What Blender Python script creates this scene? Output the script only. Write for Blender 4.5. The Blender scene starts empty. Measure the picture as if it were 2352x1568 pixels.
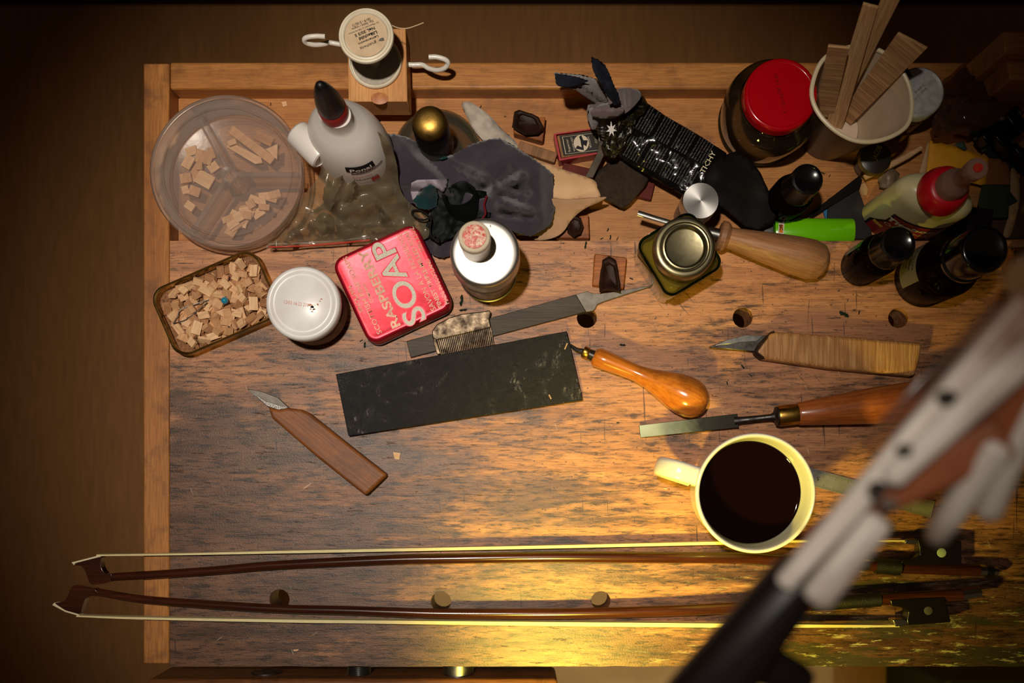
import bpy, bmesh, math, random
from mathutils import Vector, Matrix, noise
from mathutils.geometry import delaunay_2d_cdt, intersect_point_tri_2d
random.seed(7)
SC = bpy.context.scene
COL = SC.collection
PI = math.pi
# ---------------------------------------------------------------- scale
# bench top is z = 0, camera looks straight down through a shifted 35 mm lens
H = 0.797            # lens above bench top (m)
S = 2870.0           # photograph pixels per metre on the bench top
NX, NY = 1190.0, 1080.0   # the point straight below the lens
FLOOR_Z = -0.85
TRAY_Z = -0.021

def G(px, py, z=0.0):
    """world point at height z that stands where the photograph shows pixel (px, py)"""
    k = (H - z) / H / S
    return Vector(((px - NX) * k, -(py - NY) * k, z))

def U(n, z=0.0):
    """n photograph pixels at height z in metres"""
    return n / S * (H - z) / H

# ---------------------------------------------------------------- camera
cam_d = bpy.data.cameras.new('camera')
cam = bpy.data.objects.new('camera', cam_d); COL.objects.link(cam)
cam.location = (0, 0, H); cam.rotation_euler = (0, 0, 0)
cam_d.sensor_width = 36.0
cam_d.lens = S * H / 2352.0 * 36.0
cam_d.shift_x = (1176 - NX) / 2352.0
cam_d.shift_y = (NY - 784) / 2352.0
cam_d.clip_start = 0.02; cam_d.clip_end = 30
cam_d.dof.use_dof = True
cam_d.dof.focus_distance = H - 0.026
cam_d.dof.aperture_fstop = 5.4
cam_d.dof.aperture_blades = 9
SC.camera = cam

# ---------------------------------------------------------------- world and lights
def lin(c):
    return tuple(((v / 255.0) / 12.92 if v <= 10.3 else ((v / 255.0 + 0.055) / 1.055) ** 2.4) for v in c)

w = bpy.data.worlds.new('world'); SC.world = w; w.use_nodes = True
w.node_tree.nodes['Background'].inputs[0].default_value = (1.0, 0.66, 0.40, 1)
w.node_tree.nodes['Background'].inputs[1].default_value = 0.024

def spot(name, loc, target, energy, color, size_deg, blend, radius):
    d = bpy.data.lights.new(name, 'SPOT'); o = bpy.data.objects.new(name, d); COL.objects.link(o)
    d.energy = energy; d.color = color; d.spot_size = math.radians(size_deg); d.spot_blend = blend
    d.shadow_soft_size = radius
    o.location = loc
    o.rotation_euler = (Vector(target) - Vector(loc)).to_track_quat('-Z', 'Y').to_euler()
    return o
# the ceiling lamp over the left half of the bench, and the yellow task lamp at the front edge
LA = G(800, 690); LA.z = 1.25
spot('ceiling_spot', LA, G(880, 700), 50.0, (1.0, 0.89, 0.76), 48, 1.0, 0.022)
LB = G(1250, 1690); LB.z = 0.26
spot('yellow_spot', LB, G(1500, 1430), 11.5, (1.0, 0.79, 0.10), 94, 1.0, 0.014)
spot('floor_fill', (0.30, -0.90, 1.6), (0.12, -0.42, FLOOR_Z), 60.0, (1.0, 0.88, 0.74), 22, 0.7, 0.05)  # added light for the floor in front of the bench, no lamp hangs there
spot('arm_fill', (0.03, 0.05, 0.95), (0.125, -0.015, 0.52), .85, (1.0, 0.90, 0.80), 30, 0.8, 0.03)  # added light beside the camera, only to brighten the lamp arm
SC.view_settings.view_transform = 'Standard'
SC.view_settings.look = 'None'
SC.view_settings.gamma = 1.0
SC.view_settings.use_curve_mapping = False
SC.view_settings.exposure = 0.0

# ---------------------------------------------------------------- materials
def new_mat(name):
    m = bpy.data.materials.new(name); m.use_nodes = True
    nt = m.node_tree; b = nt.nodes['Principled BSDF']
    return m, nt, b

def link(nt, a, b): nt.links.new(a, b)

def coords(nt, scale=(1, 1, 1), rot=(0, 0, 0)):
    tc = nt.nodes.new('ShaderNodeTexCoord'); mp = nt.nodes.new('ShaderNodeMapping')
    mp.inputs['Scale'].default_value = scale
    src = tc.outputs['Object']
    if any(rot):
        r0 = nt.nodes.new('ShaderNodeMapping'); r0.inputs['Rotation'].default_value = rot
        link(nt, src, r0.inputs[0]); src = r0.outputs[0]
    link(nt, src, mp.inputs[0]); return mp.outputs[0]

def tnoise(nt, vec, scale, detail=4, rough=.55, dist=0):
    n = nt.nodes.new('ShaderNodeTexNoise'); n.inputs['Scale'].default_value = scale
    n.inputs['Detail'].default_value = detail; n.inputs['Roughness'].default_value = rough
    n.inputs['Distortion'].default_value = dist
    link(nt, vec, n.inputs['Vector']); return n.outputs[0]

def ramp(nt, fac, stops):
    r = nt.nodes.new('ShaderNodeValToRGB'); e = r.color_ramp.elements
    while len(e) < len(stops): e.new(.5)
    for k, (p, c) in enumerate(stops):
        e[k].position = p; e[k].color = (c[0], c[1], c[2], 1) if not isinstance(c, (int, float)) else (c, c, c, 1)
    link(nt, fac, r.inputs[0]); return r.outputs[0]

def mixc(nt, fac, a, b, mode='MIX'):
    m = nt.nodes.new('ShaderNodeMix'); m.data_type = 'RGBA'; m.blend_type = mode
    for sock, v in ((m.inputs[0], fac), (m.inputs[6], a), (m.inputs[7], b)):
        if hasattr(v, 'links') or isinstance(v, bpy.types.NodeSocket): link(nt, v, sock)
        elif isinstance(v, (int, float)): sock.default_value = v
        else: sock.default_value = (v[0], v[1], v[2], 1)
    return m.outputs[2]

def math_n(nt, op, a, b=None, c=None, clamp=False):
    m = nt.nodes.new('ShaderNodeMath'); m.operation = op; m.use_clamp = clamp
    for k, v in enumerate((a, b, c)):
        if v is None: continue
        if isinstance(v, bpy.types.NodeSocket): link(nt, v, m.inputs[k])
        else: m.inputs[k].default_value = v
    return m.outputs[0]

def bump(nt, b, h, strength=.3, dist=.001):
    n = nt.nodes.new('ShaderNodeBump'); n.inputs['Strength'].default_value = strength
    n.inputs['Distance'].default_value = dist
    link(nt, h, n.inputs['Height']); link(nt, n.outputs[0], b.inputs['Normal'])

def M(name, col, rough=.5, metal=0, col2=None, ns=60, detail=4, st=(1, 1, 1), lo=.35, hi=.7, bmp=0, bs=300, coat=0,
      rough2=None, sheen=0, sss=0, aniso=0):
    m, nt, b = new_mat(name)
    if sum(col) < 190 and rough >= .5: b.inputs['Specular IOR Level'].default_value = .15
    b.inputs['Roughness'].default_value = rough; b.inputs['Metallic'].default_value = metal
    c = lin(col); b.inputs['Base Color'].default_value = (*c, 1)
    if coat: b.inputs['Coat Weight'].default_value = coat; b.inputs['Coat Roughness'].default_value = .08
    if sheen: b.inputs['Sheen Weight'].default_value = sheen
    if sss:
        b.inputs['Subsurface Weight'].default_value = sss; b.inputs['Subsurface Scale'].default_value = .004
    if aniso: b.inputs['Anisotropic'].default_value = aniso
    v = coords(nt, st)
    if col2:
        n = tnoise(nt, v, ns, detail)
        link(nt, ramp(nt, n, [(lo, c), (hi, lin(col2))]), b.inputs['Base Color'])
        if rough2 is not None:
            link(nt, ramp(nt, n, [(lo, rough), (hi, rough2)]), b.inputs['Roughness'])
    if bmp:
        bump(nt, b, tnoise(nt, v, bs, 4, .6), bmp, .0006)
    return m

def wood(name, light, dark, axis='x', fine=900, rough=.5, bmp=.25, dirt=None, dirt_amt=.5, coat=0, figure=0, broad=40, rot=0.0):
    m, nt, b = new_mat(name)
    b.inputs['Roughness'].default_value = rough; b.inputs['Specular IOR Level'].default_value = .32
    k = {'x': (.05, 1, 1), 'y': (1, .05, 1), 'z': (1, 1, .05)}[axis]
    v = coords(nt, k, (0, 0, rot)); v1 = coords(nt)
    g = tnoise(nt, v, fine, 5, .6); g2 = tnoise(nt, v, broad, 4, .6, .5)
    c = ramp(nt, g2, [(.3, lin(dark)), (.62, lin(light))])
    c = mixc(nt, ramp(nt, g, [(.38, .65), (.6, 0)]), c, tuple(x * .75 for x in lin(dark)))
    if figure:
        f = tnoise(nt, coords(nt, {'x': (1, .05, .05), 'y': (.05, 1, .05), 'z': (.05, .05, 1)}[axis], (0, 0, rot)), figure, 3, .7)
        c = mixc(nt, ramp(nt, f, [(.42, 0), (.62, .75)]), c, lin(dark))
    if dirt:
        d = tnoise(nt, v1, 45, 6, .65)
        c = mixc(nt, ramp(nt, d, [(.5, 0), (.68, dirt_amt)]), c, lin(dirt))
    link(nt, c, b.inputs['Base Color'])
    if coat: b.inputs['Coat Weight'].default_value = coat; b.inputs['Coat Roughness'].default_value = .12
    bump(nt, b, g, bmp, .0004)
    return m

def glassy(name, tint, gloss_rough=.03, milk=None, milk_amt=.15, film=1.0, bmp=0, bs=120):
    """thin clear wall: transparent with a reflecting surface and a little scattering"""
    m, nt, b = new_mat(name); nt.nodes.remove(b)
    out = nt.nodes['Material Output']
    tr = nt.nodes.new('ShaderNodeBsdfTransparent'); tr.inputs[0].default_value = (*tint, 1)
    gl = nt.nodes.new('ShaderNodeBsdfGlossy'); gl.inputs['Roughness'].default_value = gloss_rough
    fr = nt.nodes.new('ShaderNodeFresnel'); fr.inputs[0].default_value = 1.5
    mx = nt.nodes.new('ShaderNodeMixShader')
    f = math_n(nt, 'MULTIPLY', fr.outputs[0], film, clamp=True)
    link(nt, f, mx.inputs[0]); link(nt, tr.outputs[0], mx.inputs[1]); link(nt, gl.outputs[0], mx.inputs[2])
    last = mx
    if milk:
        df = nt.nodes.new('ShaderNodeBsdfDiffuse'); df.inputs[0].default_value = (*lin(milk), 1)
        tl = nt.nodes.new('ShaderNodeBsdfTranslucent'); tl.inputs[0].default_value = (*lin(milk), 1)
        m1 = nt.nodes.new('ShaderNodeMixShader'); m1.inputs[0].default_value = .4
        link(nt, df.outputs[0], m1.inputs[1]); link(nt, tl.outputs[0], m1.inputs[2])
        m2 = nt.nodes.new('ShaderNodeMixShader'); m2.inputs[0].default_value = milk_amt
        link(nt, mx.outputs[0], m2.inputs[1]); link(nt, m1.outputs[0], m2.inputs[2]); last = m2
    if bmp:
        bn = nt.nodes.new('ShaderNodeBump'); bn.inputs['Strength'].default_value = bmp; bn.inputs['Distance'].default_value = .002
        link(nt, tnoise(nt, coords(nt), bs, 3), bn.inputs['Height'])
        link(nt, bn.outputs[0], gl.inputs['Normal'])
    link(nt, last.outputs[0], out.inputs[0])
    return m

def bench_mat():
    """old pine top: long grain, brown grey grime, worn bright patches, specks and scratches"""
    m, nt, b = new_mat('worn_bench_pine')
    g = coords(nt, (.035, 1, 1)); o = coords(nt); s2 = coords(nt, (.16, 1, 1))
    fine = tnoise(nt, g, 1500, 5, .62); band = tnoise(nt, g, 120, 5, .6, .4)
    clean = ramp(nt, band, [(.3, lin((150, 98, 64))), (.5, lin((186, 127, 84))), (.72, lin((205, 146, 96)))])
    clean = mixc(nt, ramp(nt, fine, [(.36, .45), (.55, 0)]), clean, lin((92, 54, 34)))
    # how worn: more towards the front left and the front right of the working area
    sx = nt.nodes.new('ShaderNodeSeparateXYZ'); link(nt, o, sx.inputs[0])
    front = math_n(nt, 'MULTIPLY_ADD', sx.outputs[1], -5.0, .75, clamp=True)      # 0 at the back, 1 at the front edge
    left = math_n(nt, 'MULTIPLY_ADD', sx.outputs[0], -2.4, .35, clamp=True)
    farr = math_n(nt, 'MULTIPLY_ADD', sx.outputs[0], 4.0, -.10, clamp=True)
    ff = math_n(nt, 'MULTIPLY_ADD', sx.outputs[1], -9.0, -.35, clamp=True)
    wear = math_n(nt, 'MULTIPLY', front, math_n(nt, 'ADD', left, .30))
    wear = math_n(nt, 'ADD', wear, math_n(nt, 'MULTIPLY', math_n(nt, 'MULTIPLY', farr, ff), .9))
    n1 = tnoise(nt, coords(nt, (.28, 1, 1)), 30, 8, .66, .4); n2 = tnoise(nt, s2, 210, 7, .7)
    nn = math_n(nt, 'MULTIPLY_ADD', n2, .3, math_n(nt, 'MULTIPLY', n1, .7))
    mask = math_n(nt, 'ADD', nn, math_n(nt, 'MULTIPLY', wear, .19))
    grime = ramp(nt, tnoise(nt, s2, 90, 5), [(.35, lin((48, 31, 23))), (.65, lin((106, 73, 52)))])
    c = mixc(nt, ramp(nt, mask, [(.52, 0), (.64, .88)]), clean, grime)
    gd = ramp(nt, tnoise(nt, s2, 330, 7, .78), [(.50, 0), (.58, .85)])
    c = mixc(nt, math_n(nt, 'MULTIPLY', gd, ramp(nt, mask, [(.42, .15), (.58, 1)])), c, lin((38, 26, 21)))
    # mossy green grey grime along the right front
    gm = math_n(nt, 'ADD', tnoise(nt, s2, 70, 8, .7), math_n(nt, 'MULTIPLY', math_n(nt, 'MULTIPLY', farr, ff), .17))
    c = mixc(nt, ramp(nt, gm, [(.62, 0), (.69, .85)]), c, lin((58, 55, 38)))
    # pale flecks there
    pf = math_n(nt, 'MULTIPLY', ramp(nt, tnoise(nt, s2, 260, 6, .75), [(.57, 0), (.62, 1)]), math_n(nt, 'MULTIPLY', farr, ff))
    c = mixc(nt, math_n(nt, 'MULTIPLY', pf, .8), c, lin((196, 186, 140)))
    # dark knots, spots and dashes
    v = nt.nodes.new('ShaderNodeTexVoronoi'); v.inputs['Scale'].default_value = 26; link(nt, coords(nt, (.8, 1, 1)), v.inputs['Vector'])
    sp = ramp(nt, v.outputs['Distance'], [(.045, .8), (.085, 0)])
    c = mixc(nt, sp, c, lin((70, 46, 32)))
    dash = ramp(nt, tnoise(nt, coords(nt, (.1, 1, 1), (0, 0, .02)), 420, 3, .7), [(.64, 0), (.68, .8)])
    c = mixc(nt, dash, c, lin((40, 26, 20)))
    v2 = nt.nodes.new('ShaderNodeTexVoronoi'); v2.inputs['Scale'].default_value = 150; link(nt, o, v2.inputs['Vector'])
    sp2 = ramp(nt, v2.outputs['Distance'], [(.07, .75), (.11, 0)])
    c = mixc(nt, sp2, c, lin((34, 24, 18)))
    # cross scratches, dark and pale
    for rot, sc_, col, thr in ((1.54, 60, (44, 30, 24), .705), (1.60, 90, (60, 40, 30), .72), (.9, 80, (50, 34, 26), .73), (-.6, 70, (205, 170, 135), .75), (1.2, 150, (215, 190, 160), .755)):
        cr = ramp(nt, tnoise(nt, coords(nt, (.07, 1.6, 1), (0, 0, rot)), sc_ * 3.2, 2, .5), [(thr, 0), (thr + .015, .7)])
        c = mixc(nt, cr, c, lin(col))
    link(nt, c, b.inputs['Base Color'])
    rg = ramp(nt, mask, [(.5, .46), (.66, .34)])
    link(nt, rg, b.inputs['Roughness'])
    b.inputs['Specular IOR Level'].default_value = .42
    hgt = math_n(nt, 'ADD', math_n(nt, 'MULTIPLY', fine, .5), math_n(nt, 'MULTIPLY', tnoise(nt, o, 700, 4, .7), .7))
    hgt = math_n(nt, 'SUBTRACT', hgt, math_n(nt, 'MULTIPLY', dash, .8))
    bump(nt, b, hgt, .42, .0006)
    return m

MT = {}
MT['bench'] = bench_mat()
MT['rail'] = wood('rail_beech', (196, 134, 70), (158, 100, 50), 'x', 900, .42, .2, dirt=(90, 56, 36), dirt_amt=.4)
MT['endboard'] = wood('end_board_beech', (188, 126, 64), (148, 92, 46), 'y', 900, .45, .2, dirt=(84, 54, 38), dirt_amt=.55)
MT['tray'] = wood('tray_pine', (200, 138, 78), (166, 108, 58), 'x', 900, .42, .25, dirt=(96, 60, 40), dirt_amt=.4)
MT['jaw'] = wood('vise_jaw_wood', (128, 78, 40), (84, 50, 28), 'x', 700, .5, .25, dirt=(40, 26, 18), dirt_amt=.6)
MT['steel'] = M('bright_steel', (158, 158, 156), .28, 1, col2=(130, 128, 122), ns=120, rough2=.45)
MT['darksteel'] = M('dark_steel', (92, 90, 88), .42, 1, col2=(58, 54, 52), ns=160, rough2=.6, bmp=.1)
MT['brass'] = M('brass', (205, 160, 74), .25, 1, col2=(150, 112, 52), ns=90, rough2=.45)

# ---------------------------------------------------------------- mesh building
class MB:
    def __init__(self): self.v = []; self.f = []
    def add(self, vs, fs):
        n = len(self.v); self.v += [Vector(p) for p in vs]; self.f += [tuple(i + n for i in q) for q in fs]; return self
    def box(self, x0, x1, y0, y1, z0, z1, mtx=None):
        vs = [Vector(p) for p in ((x0, y0, z0), (x1, y0, z0), (x1, y1, z0), (x0, y1, z0), (x0, y0, z1), (x1, y0, z1), (x1, y1, z1), (x0, y1, z1))]
        if mtx: vs = [mtx @ p for p in vs]
        return self.add(vs, [(3, 2, 1, 0), (4, 5, 6, 7), (0, 1, 5, 4), (1, 2, 6, 5), (2, 3, 7, 6), (3, 0, 4, 7)])
    def prism(self, pts, z0, z1, mtx=None):
        n = len(pts)
        if sum(pts[i][0] * pts[(i + 1) % n][1] - pts[(i + 1) % n][0] * pts[i][1] for i in range(n)) < 0: pts = pts[::-1]
        vs = [Vector((p[0], p[1], z0)) for p in pts] + [Vector((p[0], p[1], z1)) for p in pts]
        if mtx: vs = [mtx @ p for p in vs]
        fs = [tuple(range(n - 1, -1, -1)), tuple(range(n, 2 * n))] + [(i, (i + 1) % n, n + (i + 1) % n, n + i) for i in range(n)]
        return self.add(vs, fs)
    def lathe(self, prof, seg=48, mtx=None, sx=1, sy=1, a0=0.0):
        vs = []; fs = []; rings = []
        for r, z in prof:
            if r <= 1e-7: rings.append([len(vs)]); vs.append(Vector((0, 0, z)))
            else:
                rings.append(list(range(len(vs), len(vs) + seg)))
                vs += [Vector((r * sx * math.cos(a0 + 2 * PI * k / seg), r * sy * math.sin(a0 + 2 * PI * k / seg), z)) for k in range(seg)]
        for a, b in zip(rings, rings[1:]):
            if len(a) == 1 and len(b) == 1: continue
            for k in range(seg):
                k2 = (k + 1) % seg
                if len(a) == 1: fs.append((a[0], b[k2], b[k])[::-1] if False else (a[0], b[k2], b[k]))
                elif len(b) == 1: fs.append((a[k], a[k2], b[0]))
                else: fs.append((a[k], a[k2], b[k2], b[k]))
        if mtx: vs = [mtx @ p for p in vs]
        return self.add(vs, fs)
    def tube(self, pts, r, seg=12, cap=True, flat=1.0, up=None):
        pts = [Vector(p) for p in pts]; n = len(pts)
        rr = r if isinstance(r, (list, tuple)) else [r] * n
        vs = []; fs = []; prev = None
        for i, p in enumerate(pts):
            t = (pts[min(i + 1, n - 1)] - pts[max(i - 1, 0)]).normalized()
            ref = Vector(up) if up else (prev if prev else (Vector((0, 0, 1)) if abs(t.z) < .9 else Vector((1, 0, 0))))
            a = t.cross(ref).normalized(); b_ = a.cross(t).normalized()
            if not up: prev = b_
            vs += [p + a * rr[i] * math.cos(2 * PI * k / seg) + b_ * rr[i] * flat * math.sin(2 * PI * k / seg) for k in range(seg)]
        for i in range(n - 1):
            for k in range(seg):
                fs.append((i * seg + k, (i + 1) * seg + k, (i + 1) * seg + (k + 1) % seg, i * seg + (k + 1) % seg))
        if cap: fs += [tuple(range(seg - 1, -1, -1))[::-1], tuple((n - 1) * seg + k for k in range(seg))[::-1]]
        return self.add(vs, fs)
    def tf(self, mtx): self.v = [mtx @ p for p in self.v]; return self

def smoothpath(pts, n=8):
    """Catmull-Rom through points"""
    P = [Vector(p) for p in pts]; out = []
    for i in range(len(P) - 1):
        a = P[i - 1] if i else P[i] * 2 - P[i + 1]; b = P[i]; c = P[i + 1]; d = P[i + 2] if i + 2 < len(P) else c * 2 - b
        for k in range(n):
            t = k / n
            out.append(.5 * ((2 * b) + (c - a) * t + (2 * a - 5 * b + 4 * c - d) * t * t + (3 * b - a - 3 * c + d) * t ** 3))
    return out + [P[-1]]

def tag(o, label=None, cat=None, group=None, kind=None):
    if label: o['label'] = label
    if cat: o['category'] = cat
    if group: o['group'] = group
    if kind: o['kind'] = kind
    return o

def build(name, mb, mat, parent=None, world=False, bevel=0, seg=2, smooth=35, recalc=True, sub=0, solid=0, label=None, **tg):
    """one mesh object; world=True: mb is in world space and is moved into the parent's space"""
    me = bpy.data.meshes.new(name)
    vs = mb.v
    org = Vector((0, 0, 0))
    if world:
        if parent is not None:
            inv = world_mtx(parent).inverted(); vs = [inv @ p for p in vs]
        else:
            lo = [min(p[i] for p in vs) for i in range(3)]; hi = [max(p[i] for p in vs) for i in range(3)]
            org = Vector(((lo[0] + hi[0]) / 2, (lo[1] + hi[1]) / 2, lo[2])); vs = [p - org for p in vs]
    me.from_pydata([tuple(p) for p in vs], [], mb.f)
    if recalc:
        bm = bmesh.new(); bm.from_mesh(me)
        bmesh.ops.recalc_face_normals(bm, faces=bm.faces); bm.to_mesh(me); bm.free()
    if smooth: 
        me.shade_smooth(); me.set_sharp_from_angle(angle=math.radians(smooth))
    me.materials.append(mat)
    o = bpy.data.objects.new(name, me); COL.objects.link(o)
    if parent is not None: o.parent = parent
    else: o.location = org
    if solid:
        m = o.modifiers.new('solid', 'SOLIDIFY'); m.thickness = solid; m.offset = 0
    if bevel:
        m = o.modifiers.new('bevel', 'BEVEL'); m.width = bevel; m.segments = seg; m.limit_method = 'ANGLE'; m.angle_limit = math.radians(32)
        m.harden_normals = False
    if sub:
        m = o.modifiers.new('sub', 'SUBSURF'); m.levels = sub; m.render_levels = sub
    tag(o, label, **tg)
    return o

def world_mtx(o):
    m = Matrix.LocRotScale(o.location, o.rotation_euler, None)
    return world_mtx(o.parent) @ m if o.parent else m

def thing(name, label, cat, loc=(0, 0, 0), rz=0.0, group=None, rot=None):
    o = bpy.data.objects.new(name, None); COL.objects.link(o)
    o.empty_display_size = .01
    o.location = loc; o.rotation_euler = rot if rot else (0, 0, rz)
    return tag(o, label, cat, group)

def dup(root, loc=None, rot=None):
    r = root.copy(); COL.objects.link(r)
    if loc is not None: r.location = loc
    if rot is not None: r.rotation_euler = rot
    for ch in list(root.children):
        c = ch.copy(); COL.objects.link(c); c.parent = r
        for g in ch.children:
            d = g.copy(); COL.objects.link(d); d.parent = c
    return r

def inside(p, poly):
    x, y = p; c = False; n = len(poly)
    for i in range(n):
        x0, y0 = poly[i]; x1, y1 = poly[(i + 1) % n]
        if (y0 > y) != (y1 > y) and x < (x1 - x0) * (y - y0) / (y1 - y0) + x0: c = not c
    return c

def dense(poly, step, zig=0.0, wob=0.0):
    """walk the outline in steps; zig: pinking teeth in px"""
    out = []; n = len(poly); s = 1
    for i in range(n):
        a = Vector(poly[i]); b = Vector(poly[(i + 1) % n]); L = (b - a).length; k = max(1, int(round(L / step)))
        nrm = Vector((-(b - a).y, (b - a).x)) / max(L, 1e-6)
        for j in range(k):
            p = a.lerp(b, j / k)
            if zig: p = p + nrm * zig * .5 * s * (.6 + .8 * abs(noise.noise(Vector((p.x * .3, p.y * .3, 1))))); s = -s
            if wob: p = p + nrm * wob * noise.noise(Vector((p.x * .05, p.y * .05, 3)))
            out.append((p.x, p.y))
    return out

def catmull_closed(pts, n=5):
    P = [Vector(p) for p in pts]; N = len(P); out = []
    for i in range(N):
        a, b, c, d = P[i - 1], P[i], P[(i + 1) % N], P[(i + 2) % N]
        for k in range(n):
            t = k / n
            q = .5 * ((2 * b) + (c - a) * t + (2 * a - 5 * b + 4 * c - d) * t * t + (3 * b - a - 3 * c + d) * t ** 3)
            out.append((q.x, q.y))
    return out

def sheet(poly, zf, step=8, zig=0, bstep=None, closed_bottom=None):
    """triangulated sheet over a pixel outline, zf(px, py) its height"""
    edge = dense(poly, bstep or step, zig)
    xs = [p[0] for p in edge]; ys = [p[1] for p in edge]
    pts = list(edge); rnd = random.Random(3)
    y = min(ys) + step / 2; row = 0
    while y < max(ys):
        x = min(xs) + (step / 2 if row % 2 else 0)
        while x < max(xs):
            q = (x + rnd.uniform(-.2, .2) * step, y + rnd.uniform(-.2, .2) * step)
            if inside(q, edge) and min((q[0] - e[0]) ** 2 + (q[1] - e[1]) ** 2 for e in edge) > (step * .45) ** 2: pts.append(q)
            x += step
        y += step * .87; row += 1
    n = len(edge)
    vo, eo, fo, *_ = delaunay_2d_cdt([Vector(p) for p in pts], [(i, (i + 1) % n) for i in range(n)], [], 1, 1e-4)
    mb = MB()
    mb.add([G(p.x, p.y, zf(p.x, p.y)) for p in vo], [tuple(reversed(f)) for f in fo])
    return mb

def nz(x, y, s, seed=0.0):
    return noise.noise(Vector((x * s, y * s, seed)))

def ridge(px, py, ax, ay, bx, by, wdt, h):
    """a fold running from a to b in pixel space"""
    dx, dy = bx - ax, by - ay; L2 = dx * dx + dy * dy
    t = max(0, min(1, ((px - ax) * dx + (py - ay) * dy) / L2))
    d = math.hypot(px - ax - t * dx, py - ay - t * dy)
    return h * math.exp(-(d / wdt) ** 2)

# ---------------------------------------------------------------- lettering
_font_cache = {}
def text_mb(s, bold=0.0, extrude=0.0, res=2):
    key = (s, bold, extrude)
    if key in _font_cache: return _font_cache[key]
    cu = bpy.data.curves.new('txt', 'FONT'); cu.body = s; cu.size = 1; cu.resolution_u = res
    cu.offset = bold; cu.extrude = extrude
    o = bpy.data.objects.new('txt', cu); COL.objects.link(o)
    dg = bpy.context.evaluated_depsgraph_get()
    me = bpy.data.meshes.new_from_object(o.evaluated_get(dg))
    vs = [v.co.copy() for v in me.vertices]; fs = [tuple(p.vertices) for p in me.polygons]
    bpy.data.objects.remove(o); bpy.data.curves.remove(cu); bpy.data.meshes.remove(me)
    lo = Vector((min(v.x for v in vs), min(v.y for v in vs), 0)); hi = Vector((max(v.x for v in vs), max(v.y for v in vs), 0))
    _font_cache[key] = (vs, fs, lo, hi)
    return _font_cache[key]

def text_flat(s, cx, cy, z, ang, cap, width=None, parent=None, mat=None, name='lettering', bold=0.0, extrude=0.0, warp=None, label=None):
    """s centred at photograph pixel (cx, cy) on the level z; ang: degrees counter clockwise; cap, width in px"""
    vs, fs, lo, hi = text_mb(s, bold, 0, 7 if cap > 15 else 3)
    ky = U(cap, z) / .70
    kx = U(width, z) / max(hi.x - lo.x, 1e-6) if width else ky
    c = (lo + hi) / 2; c.y = .35
    R = Matrix.Rotation(math.radians(ang), 3, 'Z'); o = G(cx, cy, z)
    mb = MB()
    P = [o + R @ Vector(((v.x - c.x) * kx, (v.y - c.y) * ky, 0)) for v in vs]
    if warp: P = [warp(p) for p in P]
    mb.add(P, fs)
    ob = build(name, mb, mat, parent, world=True, smooth=0, recalc=False, solid=extrude, label=label)
    return ob
# ================================================================ THE SETTING
def Wx(px): return (px - NX) / S
def Wy(py): return -(py - NY) / S
m_floor = wood('floor_boards_wood', (196, 140, 84), (176, 122, 70), 'y', 300, .55, .15, broad=6)
mb = MB().box(-2.4, 2.4, -1.9, .80, FLOOR_Z - .03, FLOOR_Z)
build('floor', mb, m_floor, smooth=0, kind='structure')
m_wall = M('dark_wall_paint', (74, 50, 34), .8, col2=(62, 42, 30), ns=6)
build('wall_back', MB().box(-2.4, 2.4, .80, .88, FLOOR_Z, 1.5), m_wall, smooth=0, kind='structure')
build('baseboard_back', MB().box(-2.4, 2.4, .768, .80, FLOOR_Z, FLOOR_Z + .09), M('dark_skirting', (40, 24, 18), .5), bevel=.004, kind='structure')

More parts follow.
